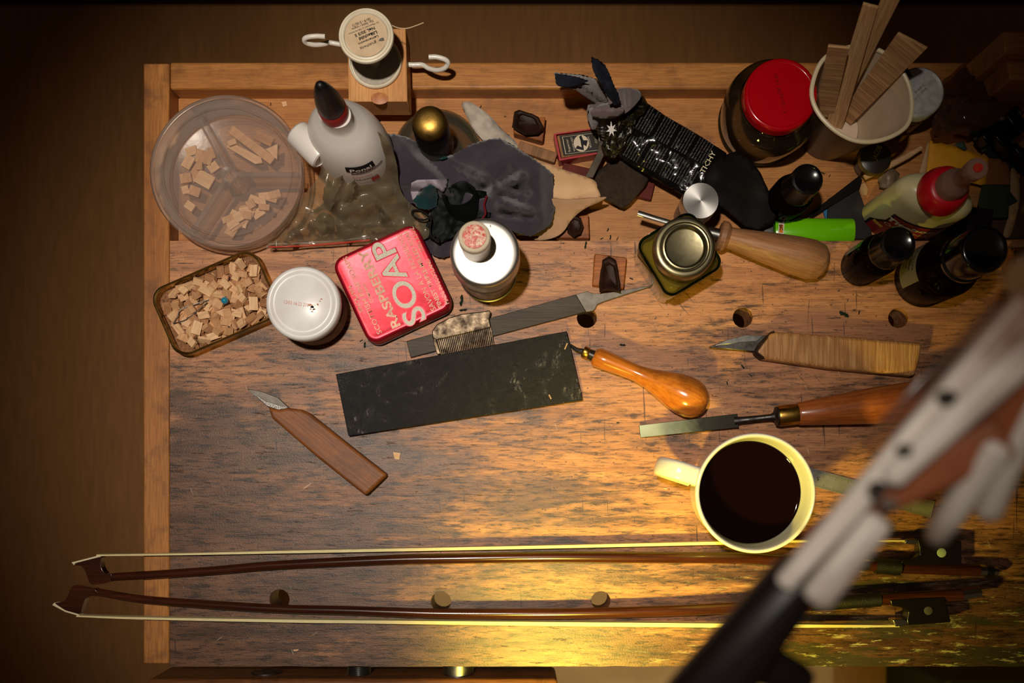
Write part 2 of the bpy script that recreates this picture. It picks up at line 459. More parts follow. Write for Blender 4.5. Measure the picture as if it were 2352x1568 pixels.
# ---------------------------------------------------------------- workbench
XR = 0.70      # right end of the bench, out of frame
bench = thing('workbench', 'old wooden workbench with a sunken tool tray along its back and dog holes', 'workbench', (0, 0, 0))
THK = .030
def top_board():
    """board with round dog holes, built as rows of quads and fans round the holes"""
    holes = [(642, 1376, 23), (1013, 1381, 23), (1380, 1379, 22), (1348, 730, 23), (1706, 729, 23), (2063, 730, 23)]
    x0, x1, y0, y1 = Wx(390), XR, Wy(1530), Wy(553)
    pts = []; edges = []
    def loop(ps):
        n = len(pts); pts.extend(ps); edges.extend((n + i, n + (i + 1) % len(ps)) for i in range(len(ps)))
    # slightly worn front edge
    fr = [Vector((x0 + (x1 - x0) * i / 160, y0 + (.0006 * noise.noise(Vector((i * .35, 0, 1))) if 0 < i < 160 else 0))) for i in range(161)]
    loop(fr + [Vector((x1, y1)), Vector((x0, y1))])
    hs = []
    for (a, b, r) in holes:
        c = Vector((Wx(a), Wy(b))); ring = [c + Vector((math.cos(t), math.sin(t))) * (r / S) for t in [2 * PI * k / 40 for k in range(40)]]
        hs.append((c, r / S)); loop(ring)
    gx = x0 + .013
    while gx < x1 - .008:
        gy = y0 + .013
        while gy < y1 - .008:
            q = Vector((gx + random.uniform(-.002, .002), gy + random.uniform(-.002, .002)))
            if all((q - h).length > r * 1.25 for h, r in hs): pts.append(q)
            gy += .02
        gx += .02
    vo, eo, fo, *_ = delaunay_2d_cdt(pts, edges, [], 0, 1e-5)
    keep = []
    for f in fo:
        c = sum((vo[i] for i in f), Vector((0, 0))) / len(f)
        if any((c - h).length < r * .985 for h, r in hs): continue
        if c.y < y0 - .002 or not (x0 - 1e-4 < c.x < x1 + 1e-4): continue
        keep.append(tuple(f))
    # drop slivers of the convex hull outside the wavy front edge
    poly = [tuple(p) for p in fr] + [(x1, y1), (x0, y1)]
    keep = [f for f in keep if inside(tuple(sum((vo[i] for i in f), Vector((0, 0))) / 3), poly)]
    mb = MB(); n = len(vo)
    vs = [(p.x, p.y, 0) for p in vo] + [(p.x, p.y, -THK) for p in vo]
    fs = [f for f in keep] + [tuple(i + n for i in reversed(f)) for f in keep]
    cnt = {}
    for f in keep:
        for i in range(3):
            a, b = f[i], f[(i + 1) % 3]; cnt[(a, b)] = 1
    for (a, b) in cnt:
        if (b, a) not in cnt: fs.append((a, a + n, b + n, b))
    return mb.add(vs, fs)
build('top_board', top_board(), MT['bench'], bench, bevel=.0006, seg=1, smooth=35)
build('end_board', MB().box(Wx(329), Wx(388.5), Wy(1524), Wy(145), -.034, .0), MT['endboard'], bench, bevel=.0012)
build('back_rail', MB().box(Wx(389.5), XR, Wy(204), Wy(142), -.034, .0), MT['rail'], bench, bevel=.0022, seg=3)
build('tray_bottom', MB().box(Wx(389.5), XR, Wy(553), Wy(204), -.034, TRAY_Z), MT['tray'], bench, bevel=0)
for (lx, ly) in ((Wx(460), Wy(460)), (Wx(460), Wy(240)), (XR - .1, Wy(460)), (XR - .1, Wy(240))):
    build('leg', MB().box(lx - .03, lx + .03, ly - .03, ly + .03, FLOOR_Z, -.034), MT['endboard'], bench, bevel=.002)
m_card = M('pale_cardboard', (214, 176, 132), .8, col2=(196, 158, 116), ns=12)
cs = build('cardboard_sheet', MB().box(-.33, .52, -.62, .10, .0005, .004), m_card, None, smooth=0)
cs.location = (0, 0, FLOOR_Z); tag(cs, 'pale sheet of cardboard lying on the floor under the front of the bench', 'cardboard')
# front vice
jaw = MB()
jx0, jx1 = Wx(336), Wx(1281)
jaw.box(jx0, jx1, Wy(1655), Wy(1560.5), -.056, -.001)
vj = build('vise_jaw', jaw, MT['jaw'], bench, bevel=.0035)
def rod(px, r, thread, nm, m, y0=1566, y1=1500, z=-.022):
    mb = MB(); prof = []
    L = (y0 - y1) / S
    if thread:
        n = 22
        for k in range(n + 1):
            prof.append((r * (1.0 if k % 2 else .86), L * k / n))
    else: prof = [(r, 0), (r, L)]
    mb.lathe([(0, 0)] + prof + [(0, L)], 28, Matrix.Translation((Wx(px), Wy(y0), z)) @ Matrix.Rotation(-PI / 2, 4, 'X'))
    return build(nm, mb, m, bench, world=False, smooth=30)
rod(815, .0098, True, 'vise_screw', MT['steel'], y0=1578, y1=1532)
rod(1049, .0125, False, 'vise_guide_rod', MT['steel'], y0=1578, y1=1532)
build('hole_shade_disc', MB().lathe([(0, 0), (.0125, 0), (.0125, .0008), (0, .0008)], 28, Matrix.Translation((Wx(592), Wy(1560.5), -.028)) @ Matrix.Rotation(-PI / 2, 4, 'X')),  # dark disc laid on the jaw for the shade inside its hole
      MT['darksteel'], bench)

# things standing on the floor below
bx = thing('storage_box', 'dark green storage box on the floor past the bottom right corner', 'box', (G(2330, 1570, -.6).x, G(2330, 1570, -.6).y, FLOOR_Z))
m_dg = M('dark_green_plastic', (34, 46, 36), .5)
build('body', MB().box(-.09, .2, -.25, 0.0, 0, .24), m_dg, bx, bevel=.006)
build('lid', MB().box(-.095, .205, -.255, .005, .2405, .262), M('green_lid', (46, 60, 46), .45), bx, bevel=.005)
# ================================================================ THINGS ON THE LEFT AND IN THE TRAY
M_WHITE = M('white_enamel', (226, 218, 206), .35, col2=(205, 196, 182), ns=40)
M_CHIP = [wood('chip_wood_pale', (240, 200, 156), (214, 168, 122), 'x', 1400, .6, .1, broad=200),
          wood('chip_wood_tan', (222, 174, 128), (190, 142, 100), 'y', 1400, .6, .1, broad=200),
          wood('chip_wood_brown', (198, 146, 100), (156, 108, 72), 'x', 1400, .6, .1, broad=200)]

# --- blocks of wood in the flat tin -------------------------------------------------
def rrect(w, d, r, n=6):
    out = []
    for cx, cy, a in ((w / 2 - r, d / 2 - r, 0), (-w / 2 + r, d / 2 - r, 90), (-w / 2 + r, -d / 2 + r, 180), (w / 2 - r, -d / 2 + r, 270)):
        for k in range(n + 1):
            t = math.radians(a + 90 * k / n); out.append((cx + r * math.cos(t), cy + r * math.sin(t)))
    return out
def shell(outline_at, levels, closed=True):
    """loft: outline_at(k) for each level -> stacked loops; last loop capped when closed"""
    mb = MB(); loops = [outline_at(k) for k in range(levels)]; n = len(loops[0])
    vs = [p for l in loops for p in l]; fs = []
    for k in range(levels - 1):
        fs += [(k * n + i, k * n + (i + 1) % n, (k + 1) * n + (i + 1) % n, (k + 1) * n + i) for i in range(n)]
    if closed: fs.append(tuple(range((levels - 1) * n, levels * n)))
    return mb.add(vs, fs)

TW, TD = .0885, .0565
tc = G(508, 703, 0)
tin = thing('open_tin', 'open gold-rimmed flat tin filled with little wooden blocks, at the left of the bench', 'tin', (tc.x, tc.y, 0), math.radians(23.5))
M_GOLD = M('gilt_tin', (222, 186, 100), .26, 1, col2=(136, 106, 54), ns=70, rough2=.4)
prof = [(-.0012, .0006), (0, 0), (.0012, .0), (.0012, .0012), (.0002, .0024), (.0002, .0125), (.0008, .0135), (.0008, .015), (0, .0158), (-.0009, .0150), (-.0011, .0125), (-.0011, .0016)]
build('tin_wall', shell(lambda k: [(x, y, prof[k][1]) for x, y in rrect(TW + 2 * prof[k][0], TD + 2 * prof[k][0], .012)], len(prof)), M_GOLD, tin, smooth=40)
build('gap_filler', MB().prism(rrect(TW - .003, TD - .003, .0105), .0012, .0062), M('brown_filler', (150, 104, 68), .9, col2=(84, 54, 34), ns=500, bmp=.8, bs=700), tin, smooth=0, kind='stuff')  # brown bed added under the blocks to darken the gaps between them
chips_g = 'small wooden blocks heaped in the flat tin'
rnd = random.Random(11)
chip_meshes = []
for k in range(14):
    L = rnd.uniform(.0052, .0094) if k > 3 else rnd.uniform(.010, .0150); Wd = rnd.uniform(.0046, .0068) if k > 3 else rnd.uniform(.0062, .0082); T = rnd.uniform(.0022, .0042)
    me_mb = MB().box(-L / 2, L / 2, -Wd / 2, Wd / 2, -T / 2, T / 2)
    sk = rnd.uniform(-.001, .001)
    for p in me_mb.v:
        if p.x > 0: p.y += sk
        p.x += rnd.uniform(-.0003, .0003); p.z += rnd.uniform(-.0002, .0002)
    chip_meshes.append((me_mb, L, Wd, T))
def chip_obj(k, name, label, group, mi=None):
    mb_, L, Wd, T = chip_meshes[k]
    o = build(name, mb_, M_CHIP[mi if mi is not None else k % 3], None, bevel=0, smooth=0)
    return tag(o, label, 'wood block', group)
protos = [chip_obj(k, 'wood_block', 'small sawn wooden block in the heap filling the gold-rimmed tin', chips_g) for k in range(14)]
used = set()
R_t = Matrix.Rotation(math.radians(23.5), 3, 'Z')
def put_chip(lx, ly, z, k, tilt=.5):
    src = protos[k]
    o = src if k not in used else src.copy()
    if k in used: COL.objects.link(o)
    used.add(k)
    p = R_t @ Vector((lx, ly, 0))
    o.location = (tc.x + p.x, tc.y + p.y, z)
    o.rotation_euler = (rnd.gauss(0, tilt), rnd.gauss(0, tilt), rnd.uniform(0, PI))
for layer, (stp, z0) in enumerate(((.0074, .0060), (.0068, .0092), (.0074, .0120))):
    nx = int((TW - .008) / stp); ny = int((TD - .007) / stp)
    for i in range(nx):
        for j in range(ny):
            lx = (i + .5) / nx * (TW - .008) - (TW - .008) / 2 + rnd.uniform(-.0016, .0016)
            ly = (j + .5) / ny * (TD - .007) - (TD - .007) / 2 + rnd.uniform(-.0016, .0016)
            if abs(lx) > TW / 2 - .011 and abs(ly) > TD / 2 - .011: continue
            big = rnd.random() < .12 and layer == 2 and abs(lx) < TW / 2 - .009 and abs(ly) < TD / 2 - .009
            if layer == 2 and rnd.random() < .30: continue
            if layer == 1 and rnd.random() < .06: continue
            put_chip(lx, ly, z0 + rnd.uniform(-.0008, .0012), rnd.randrange(4) if big else rnd.randrange(4, 14), .22 if big else .42)
for k in range(14):
    if k not in used: put_chip(0, 0, .0125, k, .1)
bead = build('bead', MB().lathe([(0, -.0029)] + [(.0029 * math.cos(a), .0029 * math.sin(a)) for a in [(-80 + 20 * i) * PI / 180 for i in range(9)]] + [(0, .0029)], 20,
             Matrix.Translation(G(516, 690, .0152))), M('blue_glaze', (30, 130, 160), .15, coat=1), None, world=True)
tag(bead, 'round turquoise bead lying on the wooden blocks in the tin', 'bead')
wp = smoothpath([G(480, 688, .0148), G(452, 697, .015), (G(415, 710, .0155)), G(408, 726, .0152), G(398, 742, .0148), G(408, 740, .0152), G(428, 733, .015), G(452, 715, .0152), G(476, 694, .0152)], 6)
wr = build('wire_loop', MB().tube(wp, .00042, 6), MT['steel'], None, world=True)
tag(wr, 'bent loop of thin silver wire on the blocks in the tin', 'wire')

# --- jar with the scratched white lid -----------------------------------------------
def at(px, py, z=0): p = G(px, py, 0); return (p.x, p.y, z)
lid_r = .0281
j = thing('glass_jar', 'small jar with a scratched white lid between the tin of blocks and the red tin', 'jar', at(726, 720))
GL_DARK = glassy('amber_jar_glass', (.42, .30, .22), .04, (120, 90, 70), .25)
build('jar_body', MB().lathe([(0, .0004), (.022, .0004), (.0255, .003), (.0262, .008), (.0262, .032), (.0245, .037), (.0245, .040)], 56), GL_DARK, j)
build('contents', MB().lathe([(0, .0022), (.0228, .0022), (.0248, .006), (.0248, .028), (0, .0285)], 40), M('brown_granules', (92, 56, 36), .8, col2=(52, 30, 20), ns=500, bmp=.5), j)
build('label', MB().lathe([(.02640, .008), (.02640, .027)], 56), M('jar_paper', (150, 116, 78), .6, col2=(96, 56, 38), ns=90), j)
M_LIDW = M('white_tin_lid', (232, 231, 230), .32, col2=(212, 208, 204), ns=30, bmp=.05)
build('collar', MB().lathe([(.0265, .0385), (.0272, .040), (.0266, .0412)], 56), M('dark_red_plastic', (110, 26, 26), .35), j)
lidz = .0505
build('jar_lid', MB().lathe([(.0272, .0395), (.0279, .040), (.0281, .0415), (.0279, .0478), (.0268, .0500), (.0252, lidz), (.0236, .0500), (.0226, .0490), (.0206, .0490), (.0200, .0494), (0, .0495)], 64), M_LIDW, j, smooth=50)
M_REDINK = M('faded_red_ink', (206, 120, 104), .6); M_INK = M('black_ink', (30, 28, 28), .6)
text_flat('12/03 16:22 2107', 683, 697, .04965, -8, 8, 62, j, M_REDINK, 'stamp')
rs = MB()
for q in range(26):
    a = rnd.uniform(0, 6.28); rr = abs(rnd.gauss(0, 10)); c = G(718 + rr * math.cos(a), 705 + rr * .9 * math.sin(a), .0497); s_ = rnd.uniform(.0004, .0012)
    rs.prism([(c.x + s_ * math.cos(t), c.y + s_ * .6 * math.sin(t)) for t in (0, 1.2, 2.6, 3.9, 5.1)], c.z - .0002, c.z)
build('rust_spots', rs, M('rust', (186, 140, 108), .8), j, world=True, smooth=0)

# --- soap tin -----------------------------------------------------------------------
SA = math.radians(25.0)
sp_c = G(909, 663, 0)
st = thing('soap_tin', 'square red tin with embossed raspberry soap lettering', 'tin', (sp_c.x, sp_c.y, 0), SA)
def red_tin():
    m, nt, b = new_mat('red_lacquer_tin')
    o = coords(nt); n = tnoise(nt, o, 28, 6, .65); n2 = tnoise(nt, o, 300, 4, .6)
    c = ramp(nt, n, [(.35, lin((164, 8, 34))), (.7, lin((192, 26, 50)))])
    c = mixc(nt, ramp(nt, n2, [(.70, 0), (.74, .8)]), c, lin((110, 12, 26)))
    link(nt, c, b.inputs['Base Color'])
    b.inputs['Metallic'].default_value = .55
    link(nt, ramp(nt, n, [(.35, .40), (.65, .30)]), b.inputs['Roughness'])
    b.inputs['Coat Weight'].default_value = .25; b.inputs['Coat Roughness'].default_value = .25
    bump(nt, b, tnoise(nt, o, 60, 3), .22, .001)
    return m
M_REDT = red_tin()
side = .0728
def loft_rr(name, prof, w_, mat, par, r=.0095, **k):
    return build(name, shell(lambda i: [(x, y, prof[i][1]) for x, y in rrect(w_ + 2 * prof[i][0], w_ + 2 * prof[i][0], max(.001, r + prof[i][0]))], len(prof)), mat, par, **k)
loft_rr('tin_base', [(-.002, 0), (-.0005, 0), (-.0005, .0136)], side - .001, M('red_tin_side', (120, 16, 30), .35, .6), st, smooth=50)
loft_rr('lid', [(0, .0072), (.0003, .0068), (.0004, .0074), (0, .0082), (0, .0198), (-.0006, .0214), (-.0018, .0222), (-.0032, .0224), (-.0048, .0221)], side, M_REDT, st, smooth=60)
loft_rr('rim', [(.0002, .0063), (.0007, .0066), (.0007, .0071), (.0002, .0073)], side, MT['steel'], st, smooth=50)
M_CREAM = M('worn_cream_print', (206, 198, 176), .45, col2=(150, 138, 116), ns=900, lo=.48, hi=.8, bmp=.15)
M_FAINT = M('worn_bronze_print', (170, 130, 104), .42, .3, col2=(126, 84, 68), ns=300, lo=.42, hi=.72)
zt = .0222
Dx, Dy = math.cos(math.radians(114.5)), -math.sin(math.radians(114.5))   # reading direction on the photo
def stx(s, cx, cy, cap, wd, mat, bold=.02, ext=.0012, nm='embossed_lettering', off=0):
    return text_flat(s, cx, cy, zt + off, 114.5, cap, wd, st, mat, nm, bold, ext)
def cp(x, y): return (755 + x / 5.227, 510 + y / 5.227)
M_OUT = M('red_emboss_edge', (150, 20, 40), .3, .6, coat=.5)
stx('SOAP', *cp(835, 722), 50, 206, M_CREAM, .012, .0016, off=.0001)
stx('SOAP', *cp(835, 722), 52.5, 209, M_OUT, .034, .0012, 'emboss_edge', off=-.0001)
stx('RASPBERRY', *cp(605, 800), 20, 194, M_FAINT, .03)
stx('SAVON \u00c0 LA FRAMBOISE', *cp(1052, 600), 12, 194, M_FAINT, .0)
stx('FINEST TRIPLE-MILLED SOAP', *cp(1135, 565), 10, 194, M_FAINT, .02)
stx('MADE IN SCOTLAND', *cp(1305, 715), 9, 113, M_FAINT, .01)
stx('100G 3.5OZ', *cp(1055, 208), 10, 60, M_FAINT, .01)
stx('SCOTTISH FINE SOAPS', *cp(405, 880), 11, 194, M_FAINT, .01)
stx('THE', *cp(345, 905), 5, 13, M_FAINT)
stx('COMPANY', *cp(470, 850), 7, 50, M_FAINT)
stx('SINCE 1974', *cp(325, 925), 8, 66, M_FAINT)

# --- silver tin bottle with the white cap -------------------------------------------
sb = thing('metal_tin', 'round silver tin with a white cap stained red on its top', 'tin', at(1121, 629))
M_ALU = M('brushed_tin', (225, 222, 216), .36, 1, col2=(205, 200, 194), ns=30, rough2=.46)
build('tin_body', MB().lathe([(0, .0004), (.0212, .0004), (.0222, .0016), (.0222, .002), (.0218, .0032), (.0218, .058), (.0224, .060)], 72), MT['steel'], sb)
build('lower_rim', MB().lathe([(.0222, .0015), (.0231, .0022), (.0231, .0036), (.0222, .0042)], 72), M_ALU, sb)
build('shoulder_lid', MB().lathe([(.0232, .0540), (.0254, .0545), (.0257, .0556), (.0250, .0568), (.0253, .0580), (.0253, .0752), (.0249, .0778), (.0240, .0794), (.0226, .0801), (.0200, .0803), (0, .0805)], 72), M_ALU, sb, smooth=50)
cpx = at(1104, 621); off = (cpx[0] - sb.location.x, cpx[1] - sb.location.y)
T_ = Matrix.Translation((off[0], off[1], 0))
M_CAP = M('cream_plastic', (216, 200, 176), .4, col2=(196, 180, 152), ns=60)
build('cap', MB().lathe([(.0100, .0800), (.0103, .081), (.0103, .104), (.0112, .106), (.0112, .1125), (.0108, .1150), (.0100, .1158), (0, .1158)], 48, T_), M_CAP, sb, smooth=50)
ms, nt, b = new_mat('red_smears')
vv = tnoise(nt, coords(nt), 260, 4, .6, 1.2)
link(nt, ramp(nt, vv, [(.44, lin((214, 176, 150))), (.5, lin((205, 84, 66))), (.62, lin((190, 60, 50))), (.66, lin((220, 190, 165)))]), b.inputs['Base Color'])
b.inputs['Roughness'].default_value = .3; bump(nt, b, vv, .6, .001)
build('wax_smear', MB().lathe([(.0084, .1157), (.0080, .1163), (.004, .1166), (0, .1164)], 36, T_), ms, sb)

# --- file, comb, slab ----------------------------------------------------------------
def axis_thing(name, label, cat, a, b, z=0.0, group=None):
    """a thing whose x axis runs from pixel a to pixel b"""
    pa, pb = G(a[0], a[1], z), G(b[0], b[1], z); d = pb - pa
    return thing(name, label, cat, (pa.x, pa.y, z), math.atan2(d.y, d.x), group), d.length
def poly_w(pts, z): return [tuple(G(x, y, z)[:2]) for x, y in pts]
M_FILE = wood('file_steel', (74, 66, 58), (50, 43, 38), 'x', 700, .55, .2)
M_FILE.node_tree.nodes['Principled BSDF'].inputs['Metallic'].default_value = .4
fl = thing('metal_file', 'flat steel file with a pointed tang, lying under the comb', 'file', at(1140, 745))
build('file_blade', MB().prism(poly_w([(933, 783), (1322, 676), (1346, 716), (943, 821)], .004), .0002, .0042), M_FILE, fl, world=True, bevel=.0004)
build('tang', MB().prism(poly_w([(1322, 676), (1349, 668), (1360, 673), (1372, 674), (1400, 671), (1494, 655.5), (1492, 659), (1428, 679), (1388, 692), (1372, 699), (1368, 708), (1362, 714), (1346, 716)], .0042), .0004, .0041),
      M('tang_steel', (112, 106, 98), .45, .5, col2=(84, 78, 72), ns=120), fl, world=True, bevel=.0004, label='smooth pointed steel tang')
M_COMB = M('tarnished_silver', (122, 106, 86), .42, .85, col2=(50, 38, 30), ns=180, rough2=.55, bmp=.6, bs=220)
cb = thing('metal_comb', 'tarnished metal nit comb lying across the file, teeth towards the black slab', 'comb', at(1065, 765, .0042))
body = [(992, 760), (1004, 744), (1030, 730), (1058, 721), (1100, 716), (1124, 712), (1128, 717), (1124, 733), (1128, 752), (1002, 781), (993, 775)]
build('comb_back', MB().prism(poly_w(body, .0075), .0046, .0078), M_COMB, cb, world=True, bevel=.0008)
build('end_tooth', MB().prism(poly_w([(992, 760), (1002, 779), (1012, 812), (1004, 814), (996, 790)], .0075), .0046, .0074), M_COMB, cb, world=True, bevel=.0005)
NT = 30
for k in range(NT):
    t = k / (NT - 1)
    x0, y0 = 1005 + t * 121, 778 - t * 29; x1, y1 = 1014 + t * 119, 814 - t * 24
    m_ = MB().tube([G(x0, y0, .0066), G((x0 + x1) / 2, (y0 + y1) / 2, .0064), G(x1, y1, .0056)], [.00052, .00052, .00038], 6)
    build('tooth', m_, M_COMB, cb, world=True)
ms, nt, b = new_mat('ebony_slab')
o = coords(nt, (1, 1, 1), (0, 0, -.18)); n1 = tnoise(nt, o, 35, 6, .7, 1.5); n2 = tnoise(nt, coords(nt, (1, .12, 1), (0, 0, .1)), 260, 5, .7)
n3 = tnoise(nt, o, 230, 5, .75)
link(nt, ramp(nt, n3, [(.35, lin((15, 13, 13))), (.7, lin((33, 29, 28)))]), b.inputs['Base Color'])
scuff_glints = math_n(nt, 'MULTIPLY', ramp(nt, n1, [(.58, 0), (.66, 1)]), ramp(nt, tnoise(nt, coords(nt, (1, .3, 1), (0, 0, .1)), 420, 5, .75), [(.5, 0), (.62, .9)]))  # pale grey patches painted in for lamp glints and chalky scuffs
link(nt, mixc(nt, scuff_glints, b.inputs['Base Color'].links[0].from_socket, lin((150, 142, 134))), b.inputs['Base Color'])
link(nt, ramp(nt, n1, [(.50, .6), (.60, .2)]), b.inputs['Roughness'])
b.inputs['Specular IOR Level'].default_value = .4
n4 = tnoise(nt, o, 900, 4, .7)
hh = math_n(nt, 'ADD', math_n(nt, 'MULTIPLY', n1, .5), math_n(nt, 'ADD', math_n(nt, 'MULTIPLY', n2, .35), math_n(nt, 'ADD', math_n(nt, 'MULTIPLY', n3, .5), math_n(nt, 'MULTIPLY', n4, .5))))
bump(nt, b, hh, .9, .0014)
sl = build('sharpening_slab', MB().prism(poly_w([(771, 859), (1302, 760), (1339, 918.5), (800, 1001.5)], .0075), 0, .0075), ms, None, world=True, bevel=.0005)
tag(sl, 'long rough black slab lying aslant in the middle of the bench', 'slab')
for (a, b_, c_) in (((1297, 802), (1303, 788), 1), ((1261, 906), (1266, 916), 1)):
    p = build('wood_splinter', MB().tube([G(*a, .0079), G(*b_, .0081)], .0005, 5), M_CHIP[0], None, world=True)
    tag(p, 'pale splinter at the upper right corner of the black slab' if a[0] == 1297 else 'pale splinter near the lower right edge of the black slab', 'splinter')

# --- knife on the left ---------------------------------------------------------------
kn = thing('carving_knife', 'short marking knife with a plain brown wooden handle, left of the slab', 'knife', at(740, 1020))
M_KW = wood('knife_walnut', (160, 98, 44), (114, 64, 28), 'x', 800, .5, .15, dirt=(84, 50, 30), dirt_amt=.6, rot=.68)
build('handle', MB().prism(poly_w([(615, 934), (640, 940), (662, 936), (693, 940), (711, 949), (800, 1020), (889.5, 1090), (839, 1138.5), (730, 1052), (624, 960)], .012), .0006, .0122), M_KW, kn, world=True, bevel=.0024, seg=4)
def blade(px, name, par, z0, z1, mat, ridge_px=None, label=None):
    return build(name, MB().prism(poly_w(px, z1), z0, z1), mat, par, world=True, bevel=.0005, seg=1, label=label)
blade([(566, 892), (600, 898), (638, 912), (664, 936), (640, 944), (614, 934), (590, 913)], 'blade', kn, .0045, .0062, bpy.data.materials['tang_steel'])
blade([(566, 893), (590, 912), (613, 932), (640, 941), (660, 936), (640, 930), (611, 921)], 'bevel', kn, .0061, .0066, M('hammered_edge', (120, 116, 112), .3, .9, bmp=.6, bs=900))

# --- palm gouge -----------------------------------------------------------------------
def lathe_x(prof, seg=40, a=(0, 0, 0), ang_y=0.0):
    """profile (x, r) revolved round the x axis"""
    return MB().lathe([(r, x) for x, r in prof], seg, Matrix.Translation(a) @ Matrix.Rotation(PI / 2 + ang_y, 4, 'Y'))
def ux(n): return n / S
M_ORANGE = wood('varnished_pear', (205, 124, 44), (180, 96, 30), 'x', 500, .22, .05, dirt=(110, 54, 20), dirt_amt=.5, coat=.8)
pg, L = axis_thing('palm_gouge', 'small engraving tool with a bulbous varnished orange wooden handle', 'hand tool', (1361, 820), (1614, 936), 0)
zc = .0155
hp = [(0, 0), (0, 16), (3, 20), (9, 23.5), (30, 23), (60, 21), (92, 19.5), (110, 20), (135, 24), (165, 33), (195, 42), (220, 46.5), (242, 46), (258, 40), (270, 30), (277, 17), (280, 0)]
hb = lathe_x([(ux(x), ux(r * .96)) for x, r in hp], 48)
for p in hb.v:
    t = p.x / ux(280); p.z += .0092 + .0062 * t; p.y += -.0016 * math.sin(PI * t) * -1
build('handle', hb, M_ORANGE, pg)
build('ferrule_ring', lathe_x([(ux(-11), 0), (ux(-11), .0040), (0, .0045), (0, 0)], 24, (0, 0, .0086)), M('black_horn', (34, 26, 22), .35), pg)
build('ferrule', lathe_x([(ux(-26), 0), (ux(-26), .0043), (ux(-24), .0047), (ux(-14), .0047), (ux(-12), .0043), (ux(-12), 0)], 28, (0, 0, .0084)), MT['brass'], pg)
build('shank', MB().tube([(ux(-26), 0, .0082), (ux(-40), ux(-2), .0062), (ux(-58), ux(3), .0022)], [.0021, .0018, .0011], 10, flat=.7), MT['steel'], pg)

# --- flame maple knife ----------------------------------------------------------------
mk = thing('whittling_knife', 'knife with a chunky striped flame maple handle, right of the dog holes', 'knife', at(1900, 810))
M_MAPLE = wood('flame_maple', (202, 154, 98), (158, 104, 56), 'y', 700, .42, .1, broad=330)
build('handle', MB().prism(poly_w([(1770, 760), (1950, 772), (2121, 786), (2112, 830), (2103, 864), (1900, 845), (1755, 824), (1733, 809)], .014), .0006, .0142), M_MAPLE, mk, world=True, bevel=.0034, seg=4)
build('collar', MB().prism(poly_w([(1773, 759), (1784, 760), (1758, 826), (1748, 822), (1732, 808), (1746, 786)], .0135), .003, .0136), M('scorched_wood', (66, 44, 28), .5, col2=(40, 26, 20), ns=90), mk, world=True, bevel=.0022)
blade([(1627, 797), (1668, 781), (1711, 769), (1760, 770), (1748, 806), (1733, 807)], 'blade', mk, .006, .0082, MT['darksteel'])
blade([(1640, 794), (1700, 786), (1738, 783), (1756, 770), (1711, 769), (1668, 781)], 'bevel', mk, .0081, .0086, MT['steel'])

# --- chisel ---------------------------------------------------------------------------
ch, L = axis_thing('chisel', 'long flat chisel with a brass ferrule and turned brown handle, above the mug', 'chisel', (1468, 991), (1819, 953), 0)
M_CHW = wood('turned_plum', (176, 98, 46), (146, 74, 32), 'x', 500, .35, .06, dirt=(92, 44, 22), dirt_amt=.4, coat=.3)
zc = .0165
M_BLADE = M('polished_blade', (190, 192, 160), .30, 1, col2=(110, 112, 92), ns=36, rough2=.42)
bl = MB().add([(0, ux(-14.5), .003), (0, ux(14.5), .003), (ux(223), ux(16), .0060), (ux(223), ux(-16), .0060),
               (0, ux(-14.5), .0036), (0, ux(14.5), .0036), (ux(223), ux(16), .0094), (ux(223), ux(-16), .0094)],
              [(3, 2, 1, 0), (4, 5, 6, 7), (0, 1, 5, 4), (1, 2, 6, 5), (2, 3, 7, 6), (3, 0, 4, 7)])
nt = M_BLADE.node_tree; b = nt.nodes['Principled BSDF']
tc_ = nt.nodes.new('ShaderNodeTexCoord'); sx_ = nt.nodes.new('ShaderNodeSeparateXYZ'); link(nt, tc_.outputs['Object'], sx_.inputs[0])
jit = math_n(nt, 'MULTIPLY_ADD', tnoise(nt, coords(nt, (.6, 1, 1), (0, 0, .9)), 60, 3), .05, sx_.outputs[0])
link(nt, ramp(nt, math_n(nt, 'MULTIPLY', jit, 8), [(.35, lin((96, 98, 74))), (.62, lin((34, 33, 28)))]), b.inputs['Base Color'])  # reflection painted into the colour: yellow-green at the tip, dark behind
build('blade', bl, M_BLADE, ch, bevel=.0003, seg=1)
build('shank', lathe_x([(ux(292), 0), (ux(292), ux(6.5)), (ux(300), ux(10)), (ux(305), ux(22)), (ux(309), ux(22)), (ux(309), 0)], 24, (0, 0, zc - .001)), MT['darksteel'], ch)
build('ferrule', lathe_x([(ux(308), 0), (ux(308), ux(22.5)), (ux(312), ux(23.6)), (ux(348), ux(23.8)), (ux(353), ux(23)), (ux(353), 0)], 36, (0, 0, zc)), MT['brass'], ch)
build('handle', lathe_x([(ux(352), 0), (ux(352), ux(24)), (ux(356), ux(26)), (ux(420), ux(32)), (ux(520), ux(41)), (ux(600), ux(44.5)), (ux(680), ux(44)), (ux(740), ux(38)), (ux(765), ux(26)), (ux(772), 0)], 48, (0, 0, zc), .0), M_CHW, ch)
build('neck', MB().tube([(ux(215), 0, .0078), (ux(235), 0, .0092), (ux(270), 0, .0135), (ux(296), 0, zc - .001)], [ux(10), ux(8), ux(6.8), ux(7)], 14), MT['darksteel'], ch)
# ================================================================ IN AND OVER THE TRAY
GL_CLEAR = glassy('clear_plastic', (.95, .93, .91), .26, (226, 206, 194), .19, 1.2, bmp=.12, bs=60)
GL_JAR = glassy('clear_glass', (.90, .88, .80), .03, (150, 130, 100), .05, 1.5)

def basep(px, py): p = G(px, py, 0); return (p.x, p.y, TRAY_Z)   # (px,py) is the plumb point measured on the bench level

